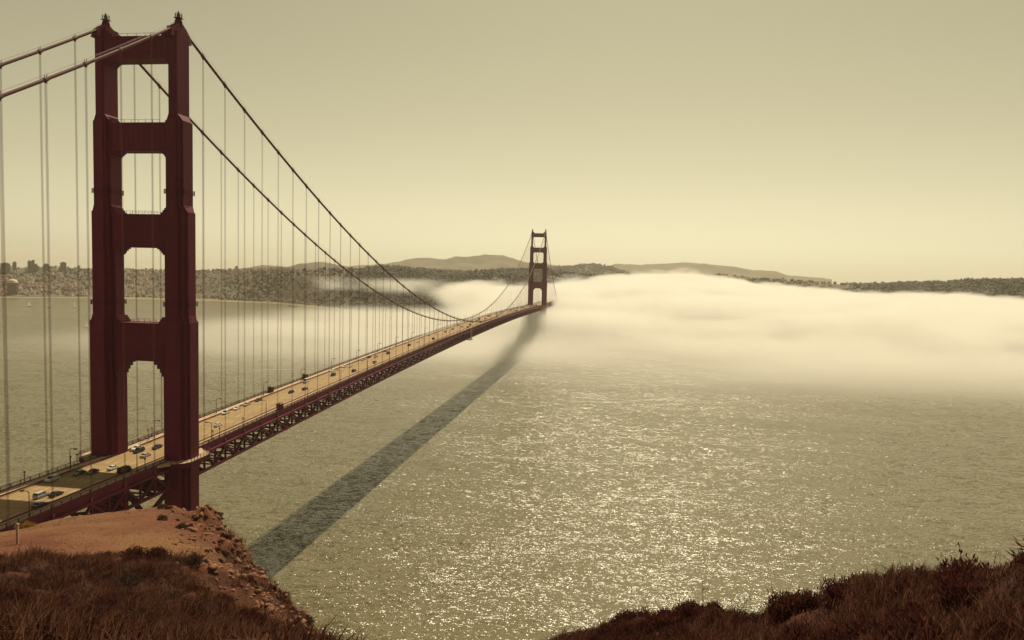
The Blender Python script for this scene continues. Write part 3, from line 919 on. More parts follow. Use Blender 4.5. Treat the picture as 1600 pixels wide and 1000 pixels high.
# ---- main cables, bands, hangers
for s in (-1, 1):
    x = s * HALF
    cb = MB()
    ys = [i * PAN / 2 for i in range(int(-SIDE / (PAN / 2)), int((SPAN + SIDE) / (PAN / 2)) + 1)]
    cb.tube([(x, y, cable_z(y)) for y in ys], 0.47, 10)
    fb = MB()
    cable = build(cb, 'main_cable', M['cable'], bridge, True)
    # hand ropes along the cable
    hr = MB()
    for dx in (-0.42, 0.42):
        hr.tube([(x + dx, y, cable_z(y) + 1.25) for y in ys], 0.03, 4)
    build(hr, 'hand_rope', M['rope'], cable)
    for k in list(range(-22, 0)) + list(range(1, 84)) + list(range(85, 106)):
        y = k * PAN
        z = cable_z(y)
        zb = deck(y) - 2.4
        e = 0.55
        slope = (cable_z(y + e) - cable_z(y - e)) / (2 * e)
        p = [(x, y + d, z + slope * d) for d in (-0.62, -0.6, 0.6, 0.62)]
        tgt = MB() if -9 <= k <= 45 else fb
        tgt.tube(p, [0.5, 0.62, 0.62, 0.5], 10)
        tgt.box(x - 0.2, x + 0.2, y - 0.35, y + 0.35, z - 1.0, z - 0.5)
        for dy in (-0.4, 0.4):
            tgt.box(x - 0.06, x + 0.06, y + dy - 0.06, y + dy + 0.06, z + 0.5 + slope * dy, z + 1.3 + slope * dy)
        if tgt is not fb:
            build(tgt, 'cable_band', M['cable'], cable)
        if z - zb > 1.5:
            h = MB()
            for dx, dy in ((-0.12, -0.24), (0.12, -0.24), (-0.12, 0.24), (0.12, 0.24)):
                h.tube([(x + dx, y + dy, zb), (x + dx, y + dy, z - 0.4)], 0.034, 5, cap=False)
            h.box(x - 0.22, x + 0.22, y - 0.36, y + 0.36, zb - 0.2, zb + 1.5)
            build(h, 'hanger_rope', M['rope'], bridge)
    tag(build(fb, 'far_cable_bands', M['cable'], cable), kind='stuff')

# ------------------------------------------------------------------ things on the deck
# lamp posts
def make_lamp():
    root = empty('lamp_post', (0, 0, 0))
    b = MB(); b.loft([[(r * math.cos(2 * math.pi * i / 8), r * math.sin(2 * math.pi * i / 8), z) for i in range(8)] for r, z in ((0.28, 0), (0.28, 1.0), (0.17, 1.1), (0.12, 7.6))])
    build(b, 'pole', M['dark_metal'], root)
    b = MB(); b.tube([(0, 0, 7.5), (0, 0, 8.3), (0.3, 0, 8.8), (0.9, 0, 9.0), (1.9, 0, 9.0)], [0.14, 0.14, 0.13, 0.12, 0.11], 8)
    build(b, 'arm', M['dark_metal'], root)
    b = MB(); b.loft([[(xx, -w, z0), (xx, w, z0), (xx, w * 0.8, z1), (xx, -w * 0.8, z1)] for xx, w, z0, z1 in ((1.6, 0.2, 8.85, 9.12), (2.0, 0.34, 8.74, 9.22), (2.8, 0.32, 8.76, 9.18), (3.1, 0.15, 8.88, 9.05))])
    hd = build(b, 'lamp_head', M['dark_metal'], root)
    b = MB(); b.box(1.95, 2.7, -0.24, 0.24, 8.68, 8.75)
    build(b, 'lens', M['lens'], hd)
    return root
lamp = make_lamp()
first = True
for s, side in ((1, 'near-side'), (-1, 'far-side')):
    before = after = 0
    for k in range(-2, 28):
        y = -21.5 + 45.4 * k + (0 if s > 0 else -1.5)
        o = lamp if first else copy_tree(lamp)
        first = False
        o.location = (s * 11.6, y, deck(y) + 0.28)
        o.scale = (0.9, 0.9, 0.76)
        o.rotation_euler = (0, 0, math.pi if s > 0 else 0)
        if y < 0:
            before += 1
            lab = 'street lamp on the %s walk before the near tower, %s from the tower' % (side, ordinal(4 - before))
        else:
            after += 1
            lab = 'street lamp on the %s walk, %s past the near tower' % (side, ordinal(after))
        tag(o, lab, 'street lamp', 'street lamps along the bridge')
# short capped posts by the towers
def make_post():
    root = empty('sidewalk_post', (0, 0, 0))
    b = MB(); b.tube([(0, 0, 0), (0, 0, 3.4)], 0.12, 8); build(b, 'pole', M['dark_metal'], root)
    b = MB(); b.tube([(0, 0, 3.35), (0, 0, 3.5), (0, 0, 3.85), (0, 0, 4.0)], [0.15, 0.34, 0.34, 0.12], 8); build(b, 'cap', M['dark_metal'], root)
    return root
post = make_post()
for i, (x, y, lab) in enumerate(((-12.6, -41, 'capped post alone on the far walk, left end of the bridge'), (-12.6, -21.5, 'left one of two capped posts beside the far-walk lamp'), (-12.6, -18.5, 'right one of two capped posts beside the far-walk lamp'),
        (-12.6, 20.0, 'left one of two capped posts seen through the tower portal'), (-12.6, 22.5, 'right one of two capped posts seen through the tower portal'),
        (12.4, -18.5, 'capped post on the near walk just before the near tower'), (12.4, 23.5, 'first capped post on the near walk past the near tower'),
        (12.4, 28.5, 'second capped post on the near walk past the near tower'), (12.4, 47.0, 'capped post alone on the near walk, midway between two lamps'))):
    o = post if i == 0 else copy_tree(post)
    o.location = (x, y, deck(y) + 0.28)
    tag(o, lab, 'post', 'capped posts on the bridge walks')
# shelters
def make_kiosk():
    root = empty('kiosk', (0, 0, 0))
    b = MB(); b.box(-1.0, 1.0, -1.5, 1.5, 0, 2.6); build(b, 'wall', M['paint_dark'], root)
    b = MB(); b.loft([[(-1.25, -1.75, 2.6), (1.25, -1.75, 2.6), (1.25, 1.75, 2.6), (-1.25, 1.75, 2.6)], [(-1.2, -1.7, 2.85), (1.2, -1.7, 2.85), (1.2, 1.7, 2.85), (-1.2, 1.7, 2.85)], [(-.5, -.9, 3.3), (.5, -.9, 3.3), (.5, .9, 3.3), (-.5, .9, 3.3)]]); build(b, 'roof', M['dark_metal'], root)
    b = MB(); b.box(-0.45, 0.45, -1.56, -1.5, 0.05, 2.1); build(b, 'door', M['dark_metal'], root)
    return root
kio = make_kiosk()
for i, (x, y, lab) in enumerate(((-12.05, 122, 'dark box-shaped kiosk on the far walk, closer one to the tower'), (-12.05, 165, 'dark box-shaped kiosk on the far walk, the more distant one'), (12.05, 82, 'dark box-shaped kiosk on the near walk'))):
    o = kio if i == 0 else copy_tree(kio)
    o.location = (x, y, deck(y) + 0.28)
    tag(o, lab, 'kiosk', 'kiosks on the bridge walks')
# maintenance traveller hung on the near truss
trav = empty('maintenance_traveler', (14.9, 520, deck(520) - 11))
for dy in (-3.2, 3.2):
    b = MB(); b.bar((0, dy, 0), (0, dy, 12.2), 0.7, 0.7); build(b, 'hanger_frame', M['house_white'], trav)
b = MB(); b.box(-14, 1.2, -3.6, 3.6, -0.6, 0.0); build(b, 'platform', M['house_white'], trav)
b = MB()
for k in range(5): b.bar((0.05, -3.2, 0.6 + 2.4 * k), (0.05, 3.2, 0.6 + 2.4 * k), 0.3, 0.3)
build(b, 'rung', M['house_white'], trav)
tag(trav, 'pale maintenance platform frame hanging on the truss near mid span', 'platform')

# ---- vehicles
def car_shapes(L, W, H, kind):
    hw = W / 2
    if kind == 'saloon':
        low = [(-L / 2, .35, .72), (-L * .47, .25, .92), (-L * .28, .22, .98), (L * .2, .22, .96), (L * .42, .25, .82), (L / 2, .35, .62)]
        cab = [(-L * .34, .93), (-L * .2, H), (L * .06, H), (L * .24, .92)]
    elif kind == 'estate':
        low = [(-L / 2, .4, .95), (-L * .48, .28, 1.08), (0, .26, 1.08), (L * .22, .26, 1.05), (L * .43, .28, .95), (L / 2, .4, .7)]
        cab = [(-L * .47, 1.06), (-L * .42, H), (L * .08, H), (L * .26, 1.02)]
    else:
        low = [(-L / 2, .4, 1.15), (-L * .49, .3, 1.2), (0, .28, 1.2), (L * .36, .28, 1.18), (L * .46, .3, 1.0), (L / 2, .4, .7)]
        cab = [(-L * .485, 1.18), (-L * .475, H), (L * .28, H), (L * .41, 1.15)]
    body = MB()
    rings = []
    for i, (x, zb, zt) in enumerate(low):
        w = hw * (0.86 if i in (0, len(low) - 1) else 1.0)
        rings.append([(x, -w, zb), (x, w, zb), (x, w, (zb + zt) / 2), (x, w * .93, zt), (x, -w * .93, zt), (x, -w, (zb + zt) / 2)])
    body.loft(rings)
    # roof panel and pillars
    c0, c1, c2, c3 = cab
    wb, wt = hw * .9, hw * .72
    body.loft([[(c1[0], -wt, H - .06), (c1[0], wt, H - .06), (c1[0], wt * .9, H), (c1[0], -wt * .9, H)], [(c2[0], -wt, H - .06), (c2[0], wt, H - .06), (c2[0], wt * .9, H), (c2[0], -wt * .9, H)]])
    for sy in (-1, 1):
        body.bar((c0[0], sy * wb, c0[1]), (c1[0], sy * wt, H - .03), .09, .07)
        body.bar((c3[0], sy * wb, c3[1]), (c2[0], sy * wt, H - .03), .09, .07)
        xm = (c1[0] + c2[0]) / 2
        body.bar((xm, sy * (wb + .0), c0[1]), (xm, sy * wt, H - .03), .09, .05)
    glass = MB()
    gi = .97
    glass.add([(c0[0], -wb * gi, c0[1] - .02), (c0[0], wb * gi, c0[1] - .02), (c3[0], wb * gi, c3[1] - .02), (c3[0], -wb * gi, c3[1] - .02),
               (c1[0], -wt * gi, H - .04), (c1[0], wt * gi, H - .04), (c2[0], wt * gi, H - .04), (c2[0], -wt * gi, H - .04)],
              [(3, 2, 1, 0), (4, 5, 6, 7), (0, 1, 5, 4), (1, 2, 6, 5), (2, 3, 7, 6), (3, 0, 4, 7)])
    wheel = MB(); tyre = MB()
    wheel.tube([(0, -.1, 0), (0, .1, 0)], .2, 10); tyre.tube([(0, -.11, 0), (0, -.1, 0), (0, .1, 0), (0, .11, 0)], [.28, .33, .33, .28], 14)
    lights = {}
    for nm, x, z in (('headlight', L / 2 - .03, low[-1][2] - .02), ('taillight', -L / 2 + .02, low[0][2] - .05)):
        lb = MB(); lb.box(-.05, .06, -.17, .17, -.09, .05); lights[nm] = (lb, x, z)
    return body, glass, wheel, tyre, lights
KIND = {'saloon': (4.6, 1.8, 1.42), 'estate': (4.8, 1.9, 1.72), 'van': (5.3, 2.0, 2.1)}
CARP = {}
for kn, (L, W, H) in KIND.items():
    bd, gl, wh, ty, li = car_shapes(L, W, H, kn)
    CARP[kn] = dict(body=bd.mesh('car_body', M['car white']), glass=gl.mesh('windows', M['glass']), tyre=ty.mesh('tyre', M['tyre']), rim=wh.mesh('rim', M['rim']),
                    head=li['headlight'][0].mesh('headlight', M['head']), tail=li['taillight'][0].mesh('taillight', M['tail']), li=li, L=L, W=W)
    # distant cars: one mesh
    one = MB(); one.v, one.f, one.m = list(bd.v), list(bd.f), [0] * len(bd.f); one.add(gl.v, gl.f, 1)
    for sx in (-.3, .3):
        for sy in (-1, 1):
            one.tube([(sx * L, sy * (W / 2 - .2), .33), (sx * L, sy * (W / 2 - .02), .33)], .33, 10, 2)
    CARP[kn]['one'] = one.mesh('car', [M['car white'], M['glass'], M['tyre']])
def paint(o, m):
    o.material_slots[0].link = 'OBJECT'
    o.material_slots[0].material = m
def car(kn, colour, x, y, label, near=True, group=None):
    c = CARP[kn]
    rz = -math.pi / 2 if x < 0 else math.pi / 2
    slope = math.atan((deck(y + 1) - deck(y - 1)) / 2)
    z = deck(y) + 0.01
    if not near:
        o = link('car', c['one'], None, (x, y, z)); paint(o, M['car ' + colour])
    else:
        o = empty('car', (x, y, z))
        paint(link('body', c['body'], o), M['car ' + colour])
        link('windows', c['glass'], o)
        for sx in (-.3, .3):
            for sy in (-1, 1):
                t = link('tyre', c['tyre'], o, (sx * c['L'], sy * (c['W'] / 2 - .1), .33)); link('rim', c['rim'], t, (0, sy * .012, 0))
        for nm, key in (('headlight', 'head'), ('taillight', 'tail')):
            _, lx, lz = c['li'][nm]
            for sy in (-1, 1): link(nm, c[key], o, (lx, sy * c['W'] * .3, lz - .08))
    o.rotation_euler = (0, -slope if x > 0 else slope, rz)
    return tag(o, label, 'car', group or 'vehicles on the bridge roadway')
LANES = (-7.6, -4.6, -1.5, 1.5, 4.6, 7.6)
snap = lambda x: min(LANES, key=lambda l: abs(l - x))
NEARCARS = [('estate', 'silver', 1.2, -50.9, 'silver car in the sunlit patch before the tower, left of a black car'), ('saloon', 'black', 4.7, -48.8, 'shiny black car in the sunlit patch before the tower'),
            ('saloon', 'dark blue', 7.8, -58.6, 'dark car half in shade beside the near lamp at the left end'), ('estate', 'silver', -8.1, -35.8, 'pale car wholly in the tower shadow by the far kerb'),
            ('saloon', 'dark grey', -4.9, -27.6, 'left one of two dark cars at the edge of the tower shadow'), ('saloon', 'black', -1.8, -25.5, 'right one of two dark cars at the edge of the tower shadow'),
            ('saloon', 'white', 1.1, -19.5, 'white car alone on sunlit road just before the tower'), ('van', 'black', 7.4, -22.2, 'black van at the near kerb just before the tower'),
            ('saloon', 'white', -7.7, 5.9, 'bright white car by the far kerb, seen under the tower portal'), ('estate', 'black', -4.2, 2.7, 'black car beside the bright white one under the tower portal'),
            ('saloon', 'silver', 2.2, -2.3, 'silver-roofed car nearest the near leg under the tower portal'), ('saloon', 'dark blue', -0.8, 9.0, 'dark blue car touching the near leg outline under the portal')]
for kn, colour, x, y, lab in NEARCARS:
    car(kn, colour, snap(x), y, lab)
MID = [('saloon', 'white', 0.8, 46.4), ('estate', 'white', -7.7, 68.8), ('saloon', 'white', -8.0, 78.9), ('saloon', 'silver', -7.3, 88.3), ('saloon', 'dark grey', -8.1, 99.6), ('saloon', 'black', -0.4, 123.6), ('saloon', 'dark grey', 2.1, 134.0),
       ('van', 'white', -8, 156.3), ('saloon', 'white', -8.6, 196.3), ('estate', 'black', -0.9, 181.4), ('saloon', 'white', -8, 215.8), ('saloon', 'white', -3.7, 218.9), ('estate', 'dark grey', 5.8, 200.5), ('saloon', 'silver', -8, 250.9),
       ('saloon', 'black', -7.0, 264.0), ('saloon', 'silver', -3.8, 269.5), ('estate', 'beige', 5.2, 240.3), ('estate', 'black', -1.7, 288.6), ('saloon', 'dark grey', -8, 300.5), ('saloon', 'white', -6.2, 319.2),
       ('estate', 'black', -1.3, 344.4), ('saloon', 'white', -0.2, 370.5), ('saloon', 'silver', -8.2, 433.4), ('saloon', 'white', -4.6, 448.6), ('estate', 'black', 5.0, 400.7), ('saloon', 'black', -0.2, 472.2), ('saloon', 'dark grey', -0.9, 503.6)]
for i, (kn, colour, x, y) in enumerate(sorted(MID, key=lambda q: q[3])):
    lane = ['kerb lane far side', 'middle lane far side', 'inner lane far side', 'inner lane near side', 'middle lane near side', 'kerb lane near side'][LANES.index(snap(x))]
    car(kn, colour, snap(x), y, '%s %s, %s past the near tower, %s' % (colour, 'van' if kn == 'van' else 'car', ordinal(i + 1), lane), near=y < 330)
used = []
for i in range(62):
    y = random.uniform(520, 1268); x = random.choice((-7.6, -4.6, -1.5, -1.5, 1.5, 4.6, 7.6))
    if any(abs(x - a) < 1 and abs(y - b) < 8 for a, b in used): continue
    used.append((x, y))
    car(random.choice(('saloon', 'saloon', 'estate', 'van')), random.choice(('white', 'white', 'silver', 'black', 'dark grey', 'beige')), x, y, 'tiny car in the distant traffic beyond mid span', near=False, group='distant traffic beyond mid span')

# ---- walkers on the far walk beside the tower
def person_mesh(stride, arm):
    v = [(0, 0, .95), (0, 0, 1.15), (0, .01, 1.40), (0, .02, 1.52), (0, .03, 1.64), (0, .03, 1.74),
         (-.19, .01, 1.40), (-.25, -.03 + arm * .5, 1.14), (-.24, .05 + arm, .90), (.19, .01, 1.40), (.25, -.03 - arm * .5, 1.14), (.24, .05 - arm, .90),
         (-.10, 0, .90), (-.10, .04 + stride * .5, .50), (-.10, stride, .08), (-.10, stride + .16, .04), (.10, 0, .90), (.10, .04 - stride * .5, .50), (.10, -stride, .08), (.10, -stride + .16, .04)]
    e = [(0, 1), (1, 2), (2, 3), (3, 4), (4, 5), (2, 6), (6, 7), (7, 8), (2, 9), (9, 10), (10, 11), (0, 12), (12, 13), (13, 14), (14, 15), (0, 16), (16, 17), (17, 18), (18, 19)]
    rad = [.15, .14, .17, .06, .10, .08, .075, .05, .035, .075, .05, .035, .10, .07, .05, .04, .10, .07, .05, .04]
    me = bpy.data.meshes.new('person_skeleton'); me.from_pydata(v, e, [])
    o = bpy.data.objects.new('person_skeleton', me); COL.objects.link(o)
    sk = o.modifiers.new('skin', 'SKIN')
    for i, r in enumerate(rad): me.skin_vertices[0].data[i].radius = (r, r * .8)
    me.skin_vertices[0].data[0].use_root = True
    ss = o.modifiers.new('sub', 'SUBSURF'); ss.levels = 1; ss.render_levels = 1
    dg = bpy.context.evaluated_depsgraph_get()
    out = bpy.data.meshes.new_from_object(o.evaluated_get(dg))
    bpy.data.objects.remove(o)
    return out
CLOTH = [('white', (.75, .72, .68)), ('red', (.45, .05, .04)), ('pale blue', (.35, .42, .5)), ('black', (.03, .03, .03)), ('tan', (.5, .36, .22))]
skin = mat('skin', (.5, .3, .2), .6, .05, 5); trs = mat('dark_trousers', (.05, .05, .07), .8, .1, 5); hairm = mat('dark_hair', (.03, .02, .015), .7, .1, 8)
pm = [person_mesh(.22, .12), person_mesh(-.18, -.10), person_mesh(.04, .02)]
pvar = []
for me in pm:
    for cn, cc in CLOTH:
        q = me.copy(); q.materials.clear()
        for m_ in (bpy.data.materials.get('cloth_' + cn) or mat('cloth_' + cn, cc, .85, .1, 4), trs, skin, hairm): q.materials.append(m_)
        for pl in q.polygons:
            z = pl.center.z
            pl.material_index = 3 if z > 1.66 or (z > 1.56 and pl.center.y < .0) else 2 if z > 1.50 or (abs(pl.center.x) > .2 and z < 1.02) else 0 if z > .92 else 1
            pl.use_smooth = True
        pvar.append((q, cn))
WALK = [(-11.3, 13.5, 1, 0), (-11.9, 15.2, 5, 1), (-10.9, 17.4, 2, 0), (-11.6, 19.0, 8, 1), (-11.1, 21.6, 10, 0), (-12.0, 25.4, 4, 1), (-11.4, 28.0, 0, 0), (-11.0, 31.5, 13, 1), (-11.7, 34.6, 6, 0)]
for i, (x, y, vi, face) in enumerate(WALK):
    q, cn = pvar[vi]
    o = link('person', q, None, (x, y, deck(y) + 0.28)); o.rotation_euler = (0, 0, 0 if face else math.pi)
    tag(o, 'person in a %s top walking on the far walk, %s from the far leg' % (cn, ordinal(i + 1)), 'person', 'walkers seen through the tower portal')

# ------------------------------------------------------------------ foreground hillside (surveyed lines: brow, middle, crest)
NEAR = [((142.77,-230.30,133.81),(123.57,-219.54,129.22),(101.78,-207.30,124.82)),((142.00,-224.21,130.54),(121.56,-208.14,125.25),(100.34,-191.44,120.01)),((142.69,-217.53,128.69),(122.28,-195.54,121.86),(104.60,-176.48,116.19)),((143.10,-214.51,127.19),(125.35,-192.85,121.16),(105.71,-168.87,115.39)),((145.12,-212.95,126.59),(128.85,-190.17,120.28),(109.09,-162.50,114.24)),((146.12,-212.26,126.34),(130.56,-188.98,119.80),(110.58,-159.04,113.89)),((146.81,-211.81,126.17),(131.76,-188.20,119.37),(111.88,-156.99,113.68)),((147.93,-212.28,126.53),(133.83,-189.26,119.70),(114.52,-157.70,113.25)),((149.39,-212.58,126.76),(136.48,-190.01,119.44),(120.59,-162.24,112.55)),((150.49,-211.98,126.47),(139.30,-190.75,118.71),(127.17,-167.75,112.50)),((152.08,-212.30,126.63),(143.38,-194.28,119.43),(134.25,-175.37,113.14)),((153.14,-212.90,126.76),(146.48,-198.36,120.29),(139.81,-183.81,114.55)),((155.06,-214.25,127.09),(151.24,-205.01,122.69),(147.41,-195.77,118.51)),((159.01,-219.17,129.25),(156.46,-211.59,125.41),(154.54,-205.90,122.77)),((162.52,-222.34,130.87),(161.20,-216.49,128.13),(160.11,-211.61,125.66)),((164.96,-225.97,133.52),(164.16,-220.03,130.81),(163.63,-216.06,129.04)),((166.39,-228.85,135.83),(166.01,-222.86,133.18),(165.76,-218.87,131.50)),((167.42,-230.82,137.19),(167.45,-224.82,134.72),(167.47,-220.82,133.09)),((168.43,-231.88,138.00),(168.87,-226.90,136.14),(169.23,-222.91,134.60)),((169.30,-233.52,139.00),(170.13,-229.09,137.37),(170.68,-226.15,136.36)),((169.47,-234.06,139.40),(170.42,-229.66,137.91),(171.05,-226.73,136.91)),((169.74,-235.16,140.11),(170.94,-230.83,138.58),(171.60,-228.41,137.88)),((169.90,-235.73,140.50),(171.09,-231.92,139.32),(171.83,-229.53,138.81)),((170.06,-236.32,140.89),(171.24,-233.02,139.94),(172.07,-230.66,139.55)),((170.21,-237.02,141.33),(171.41,-234.17,140.56),(172.36,-231.85,140.20)),((170.24,-237.70,141.68),(171.52,-234.98,141.01),(172.44,-232.99,140.78)),((170.24,-238.14,141.90),(171.60,-235.47,141.26),(172.53,-233.59,141.10)),((170.38,-239.16,142.47),(171.80,-236.98,142.02),(172.76,-235.46,141.97))]
rows = []
for c, b_, a in NEAR:
    c, b_, a = Vector(c), Vector(b_), Vector(a)
    d = Vector((a.x - CAM.x, a.y - CAM.y, 0)).normalized()
    p0 = Vector((CAM.x, CAM.y, 142.75)) + d * 1.0
    q = p0.lerp(c, 0.45); q.z += 0.6 if c.z < 138 else 0.0
    drop = a.z + 4
    s1 = a + d * 5 + Vector((0, 0, -4.5)); s2 = a + d * 22 + Vector((0, 0, -23))
    e = Vector((a.x, a.y, -4)) + d * (drop * 0.82)
    rows.append([p0, q, c, b_, a, s1, s2, e])
# carry the slope on round behind the camera so the ground does not stop at the frame
rows.append([Vector((CAM.x + 1, CAM.y, 142.75)), Vector((CAM.x + 3, CAM.y + 1, 142.7)), Vector((CAM.x + 6, CAM.y + 2.5, 142.5)), Vector((CAM.x + 12, CAM.y + 5, 142.0)), Vector((CAM.x + 20, CAM.y + 8, 140)), Vector((CAM.x + 26, CAM.y + 10, 135)), Vector((CAM.x + 50, CAM.y + 20, 112)), Vector((CAM.x + 160, CAM.y + 60, -4))])
G = np.array([[tuple(p) for p in r] for r in rows])          # (ncol, 8, 3)
NU, NT = 300, 150
# resample columns evenly by bearing, rows by index with smooth interpolation
az = np.unwrap(np.arctan2(G[:, 3, 0] - CAM.x, G[:, 3, 1] - CAM.y))
azs = np.linspace(az[0], az[-1], NU)
Gi = np.stack([np.stack([np.interp(azs, az, G[:, j, k]) for k in range(3)], 1) for j in range(8)], 1)
# soften along the bearing, lightly
ker = np.array([1, 2, 1.]) / 4
for _ in range(2):
    Gp = np.concatenate([Gi[:1], Gi, Gi[-1:]], 0)
    Gi = Gp[:-2] * ker[0] + Gp[1:-1] * ker[1] + Gp[2:] * ker[2]
tt = np.concatenate([np.linspace(0, 2, 22, endpoint=False), np.linspace(2, 3, 36, endpoint=False), np.linspace(3, 4, 44, endpoint=False), np.linspace(4, 5, 14, endpoint=False), np.linspace(5, 7, NT - 116)])
j = np.minimum(tt.astype(int), 6); fr = (tt - j)[None, :, None]
def hermite(Gi, j, fr):
    jm, jp, jpp = np.maximum(j - 1, 0), j + 1, np.minimum(j + 2, 7)
    p0, p1, m0, m1 = Gi[:, j], Gi[:, jp], (Gi[:, jp] - Gi[:, jm]) * 0.28, (Gi[:, jpp] - Gi[:, j]) * 0.28
    f2, f3 = fr ** 2, fr ** 3
    return p0 * (2 * f3 - 3 * f2 + 1) + m0 * (f3 - 2 * f2 + fr) + p1 * (3 * f2 - 2 * f3) + m1 * (f3 - f2)
LIN = Gi[:, j] * (1 - fr) + Gi[:, j + 1] * fr
g = LIN * 0.6 + hermite(Gi, j, fr) * 0.4
rr = np.hypot(g[..., 0] - CAM.x, g[..., 1] - CAM.y)
U = np.repeat(np.linspace(0, 1, NU)[:, None], NT, 1)
T = np.repeat(tt[None], NU, 0)
bear = np.repeat(np.degrees(azs)[:, None], NT, 1)
# bare, trodden top of the promontory (flat) and its rough cliff side
left = sstep((-28.0 - bear) / 3.0)
bare = left * sstep((T - 3.02 - 0.10 * fbm(g[..., 0] / 7, g[..., 1] / 7, 3, 41)) / 0.16) * sstep((4.6 - T) / 0.5)
bumpy = 0.014 * rr * fbm(g[..., 0] / 6, g[..., 1] / 6, 4, 51) + 0.22 * fbm(g[..., 0] / 1.6, g[..., 1] / 1.6, 3, 52) * np.clip(rr / 25, 0.25, 1)
cliff = sstep((bear + 34.0) / 4.0) * sstep((-19 - bear) / 3) * sstep((T - 2.3) / .5)
bumpy = bumpy * (1 - 0.85 * bare * (1 - cliff)) + cliff * (1.5 * np.abs(fbm((g[..., 0] + 0.6 * g[..., 1]) / 5.5 + 7, (g[..., 1] - 0.6 * g[..., 0]) / 11.0, 5, 61)) - 0.7)
bumpy *= np.where(T > 6.5, 0, 1)
bumpy += (1 - bare) * (1 - cliff) * np.clip(rr / 30, 0.15, 1.2) * 0.55 * np.abs(fbm(g[..., 0] / 3.4, g[..., 1] / 3.4, 3, 57)) * (T < 6)
bumpy -= (0.22 * sstep((bear - 17) / 7) + 0.12 * sstep((bear + 8) / 8)) * sstep((T - 1.5) / .8) * (T < 5)
g[..., 2] += bumpy
idx = np.arange(NU * NT).reshape(NU, NT)
fq = np.stack([idx[:-1, :-1], idx[1:, :-1], idx[1:, 1:], idx[:-1, 1:]], -1).reshape(-1, 4)

def soil_material():
    m = bpy.data.materials.new('dry_hillside_soil')
    m.use_nodes = True
    n, l = m.node_tree.nodes, m.node_tree.links
    p = n['Principled BSDF']; p.inputs['Roughness'].default_value = 0.95; p.inputs['Specular IOR Level'].default_value = 0.15
    at = n.new('ShaderNodeAttribute'); at.attribute_name = 'bare'
    tc = n.new('ShaderNodeTexCoord')
    def nz(sc, det=6, st=(1, 1, 1)):
        mp = n.new('ShaderNodeMapping'); mp.inputs['Scale'].default_value = st
        l.new(tc.outputs['Object'], mp.inputs[0])
        t = n.new('ShaderNodeTexNoise'); t.inputs['Scale'].default_value = sc; t.inputs['Detail'].default_value = det
        l.new(mp.outputs[0], t.inputs['Vector']); return t.outputs[0]
    def ramp(src, c0, c1, a=.35, b=.65):
        r = n.new('ShaderNodeValToRGB'); r.color_ramp.elements[0].position, r.color_ramp.elements[1].position = a, b
        r.color_ramp.elements[0].color, r.color_ramp.elements[1].color = (*c0, 1), (*c1, 1)
        l.new(src, r.inputs[0]); return r.outputs[0]
    bare_c = ramp(nz(0.22), (0.10, 0.038, 0.023), (0.165, 0.066, 0.038))
    dryg = n.new('ShaderNodeMix'); dryg.data_type = 'RGBA'
    l.new(ramp(nz(0.06, 5), (0, 0, 0), (1, 1, 1), .46, .62), dryg.inputs[0]); l.new(bare_c, dryg.inputs[6]); dryg.inputs[7].default_value = (0.165, 0.085, 0.042, 1)
    bare_c = dryg.outputs[2]
    brush_c = ramp(nz(0.8), (0.022, 0.008, 0.007), (0.075, 0.026, 0.017))
    mx = n.new('ShaderNodeMix'); mx.data_type = 'RGBA'
    l.new(at.outputs['Fac'], mx.inputs[0]); l.new(brush_c, mx.inputs[6]); l.new(bare_c, mx.inputs[7])
    # scattered pale stones and dark specks
    sp = ramp(nz(4.5, 3), (0.62, 0.6, 0.6), (1.25, 1.2, 1.15), .3, .7)
    mu = n.new('ShaderNodeMix'); mu.data_type = 'RGBA'; mu.blend_type = 'MULTIPLY'; mu.inputs[0].default_value = 1
    l.new(mx.outputs[2], mu.inputs[6]); l.new(sp, mu.inputs[7])
    l.new(mu.outputs[2], p.inputs['Base Color'])
    b = n.new('ShaderNodeBump'); b.inputs['Distance'].default_value = 0.12; b.inputs['Strength'].default_value = 0.8
    l.new(nz(2.2, 8), b.inputs['Height']); l.new(b.outputs[0], p.inputs['Normal'])
    return m
me = np_mesh('hillside', g.reshape(-1, 3), fq, soil_material(), True)
att = me.attributes.new('bare', 'FLOAT', 'POINT')
barev = np.clip(bare * (1 - 0.15 * cliff) + 0.42 * cliff * sstep((fbm(g[..., 0] / 3, g[..., 1] / 3, 3, 71) + .1) / .5), 0, 1)
att.data.foreach_set('value', barev.reshape(-1).astype(np.float32))
hill = tag(link('hillside', me), 'dry reddish hillside and bare promontory in the foreground', kind='structure')

def surf(n, tlo, thi, dens, gain=1.0):
    """random points on the hillside: xyz, bearing, t"""
    js = np.where((tt >= tlo) & (tt < thi))[0]
    a = rng.uniform(0, NU - 1.001, n); b_ = rng.uniform(js[0], js[-1] - .001, n)
    # even out density per area
    i, k = a.astype(int), b_.astype(int)
    fa, fb = (a - i)[:, None], (b_ - k)[:, None]
    p = (g[i, k] * (1 - fa) + g[i + 1, k] * fa) * (1 - fb) + (g[i, k + 1] * (1 - fa) + g[i + 1, k + 1] * fa) * fb
    be = np.degrees(azs)[i]; br = barev[i, k]; cl = cliff[i, k]; t = tt[k]
    area = np.linalg.norm(np.cross(g[i + 1, k] - g[i, k], g[i, k + 1] - g[i, k]), axis=1)
    w = area / np.percentile(area, 97)
    keep = rng.uniform(0, 1, n) < np.clip(w * gain, 0, 1) * dens(p, be, t, br, cl)
    return p[keep], be[keep], t[keep]

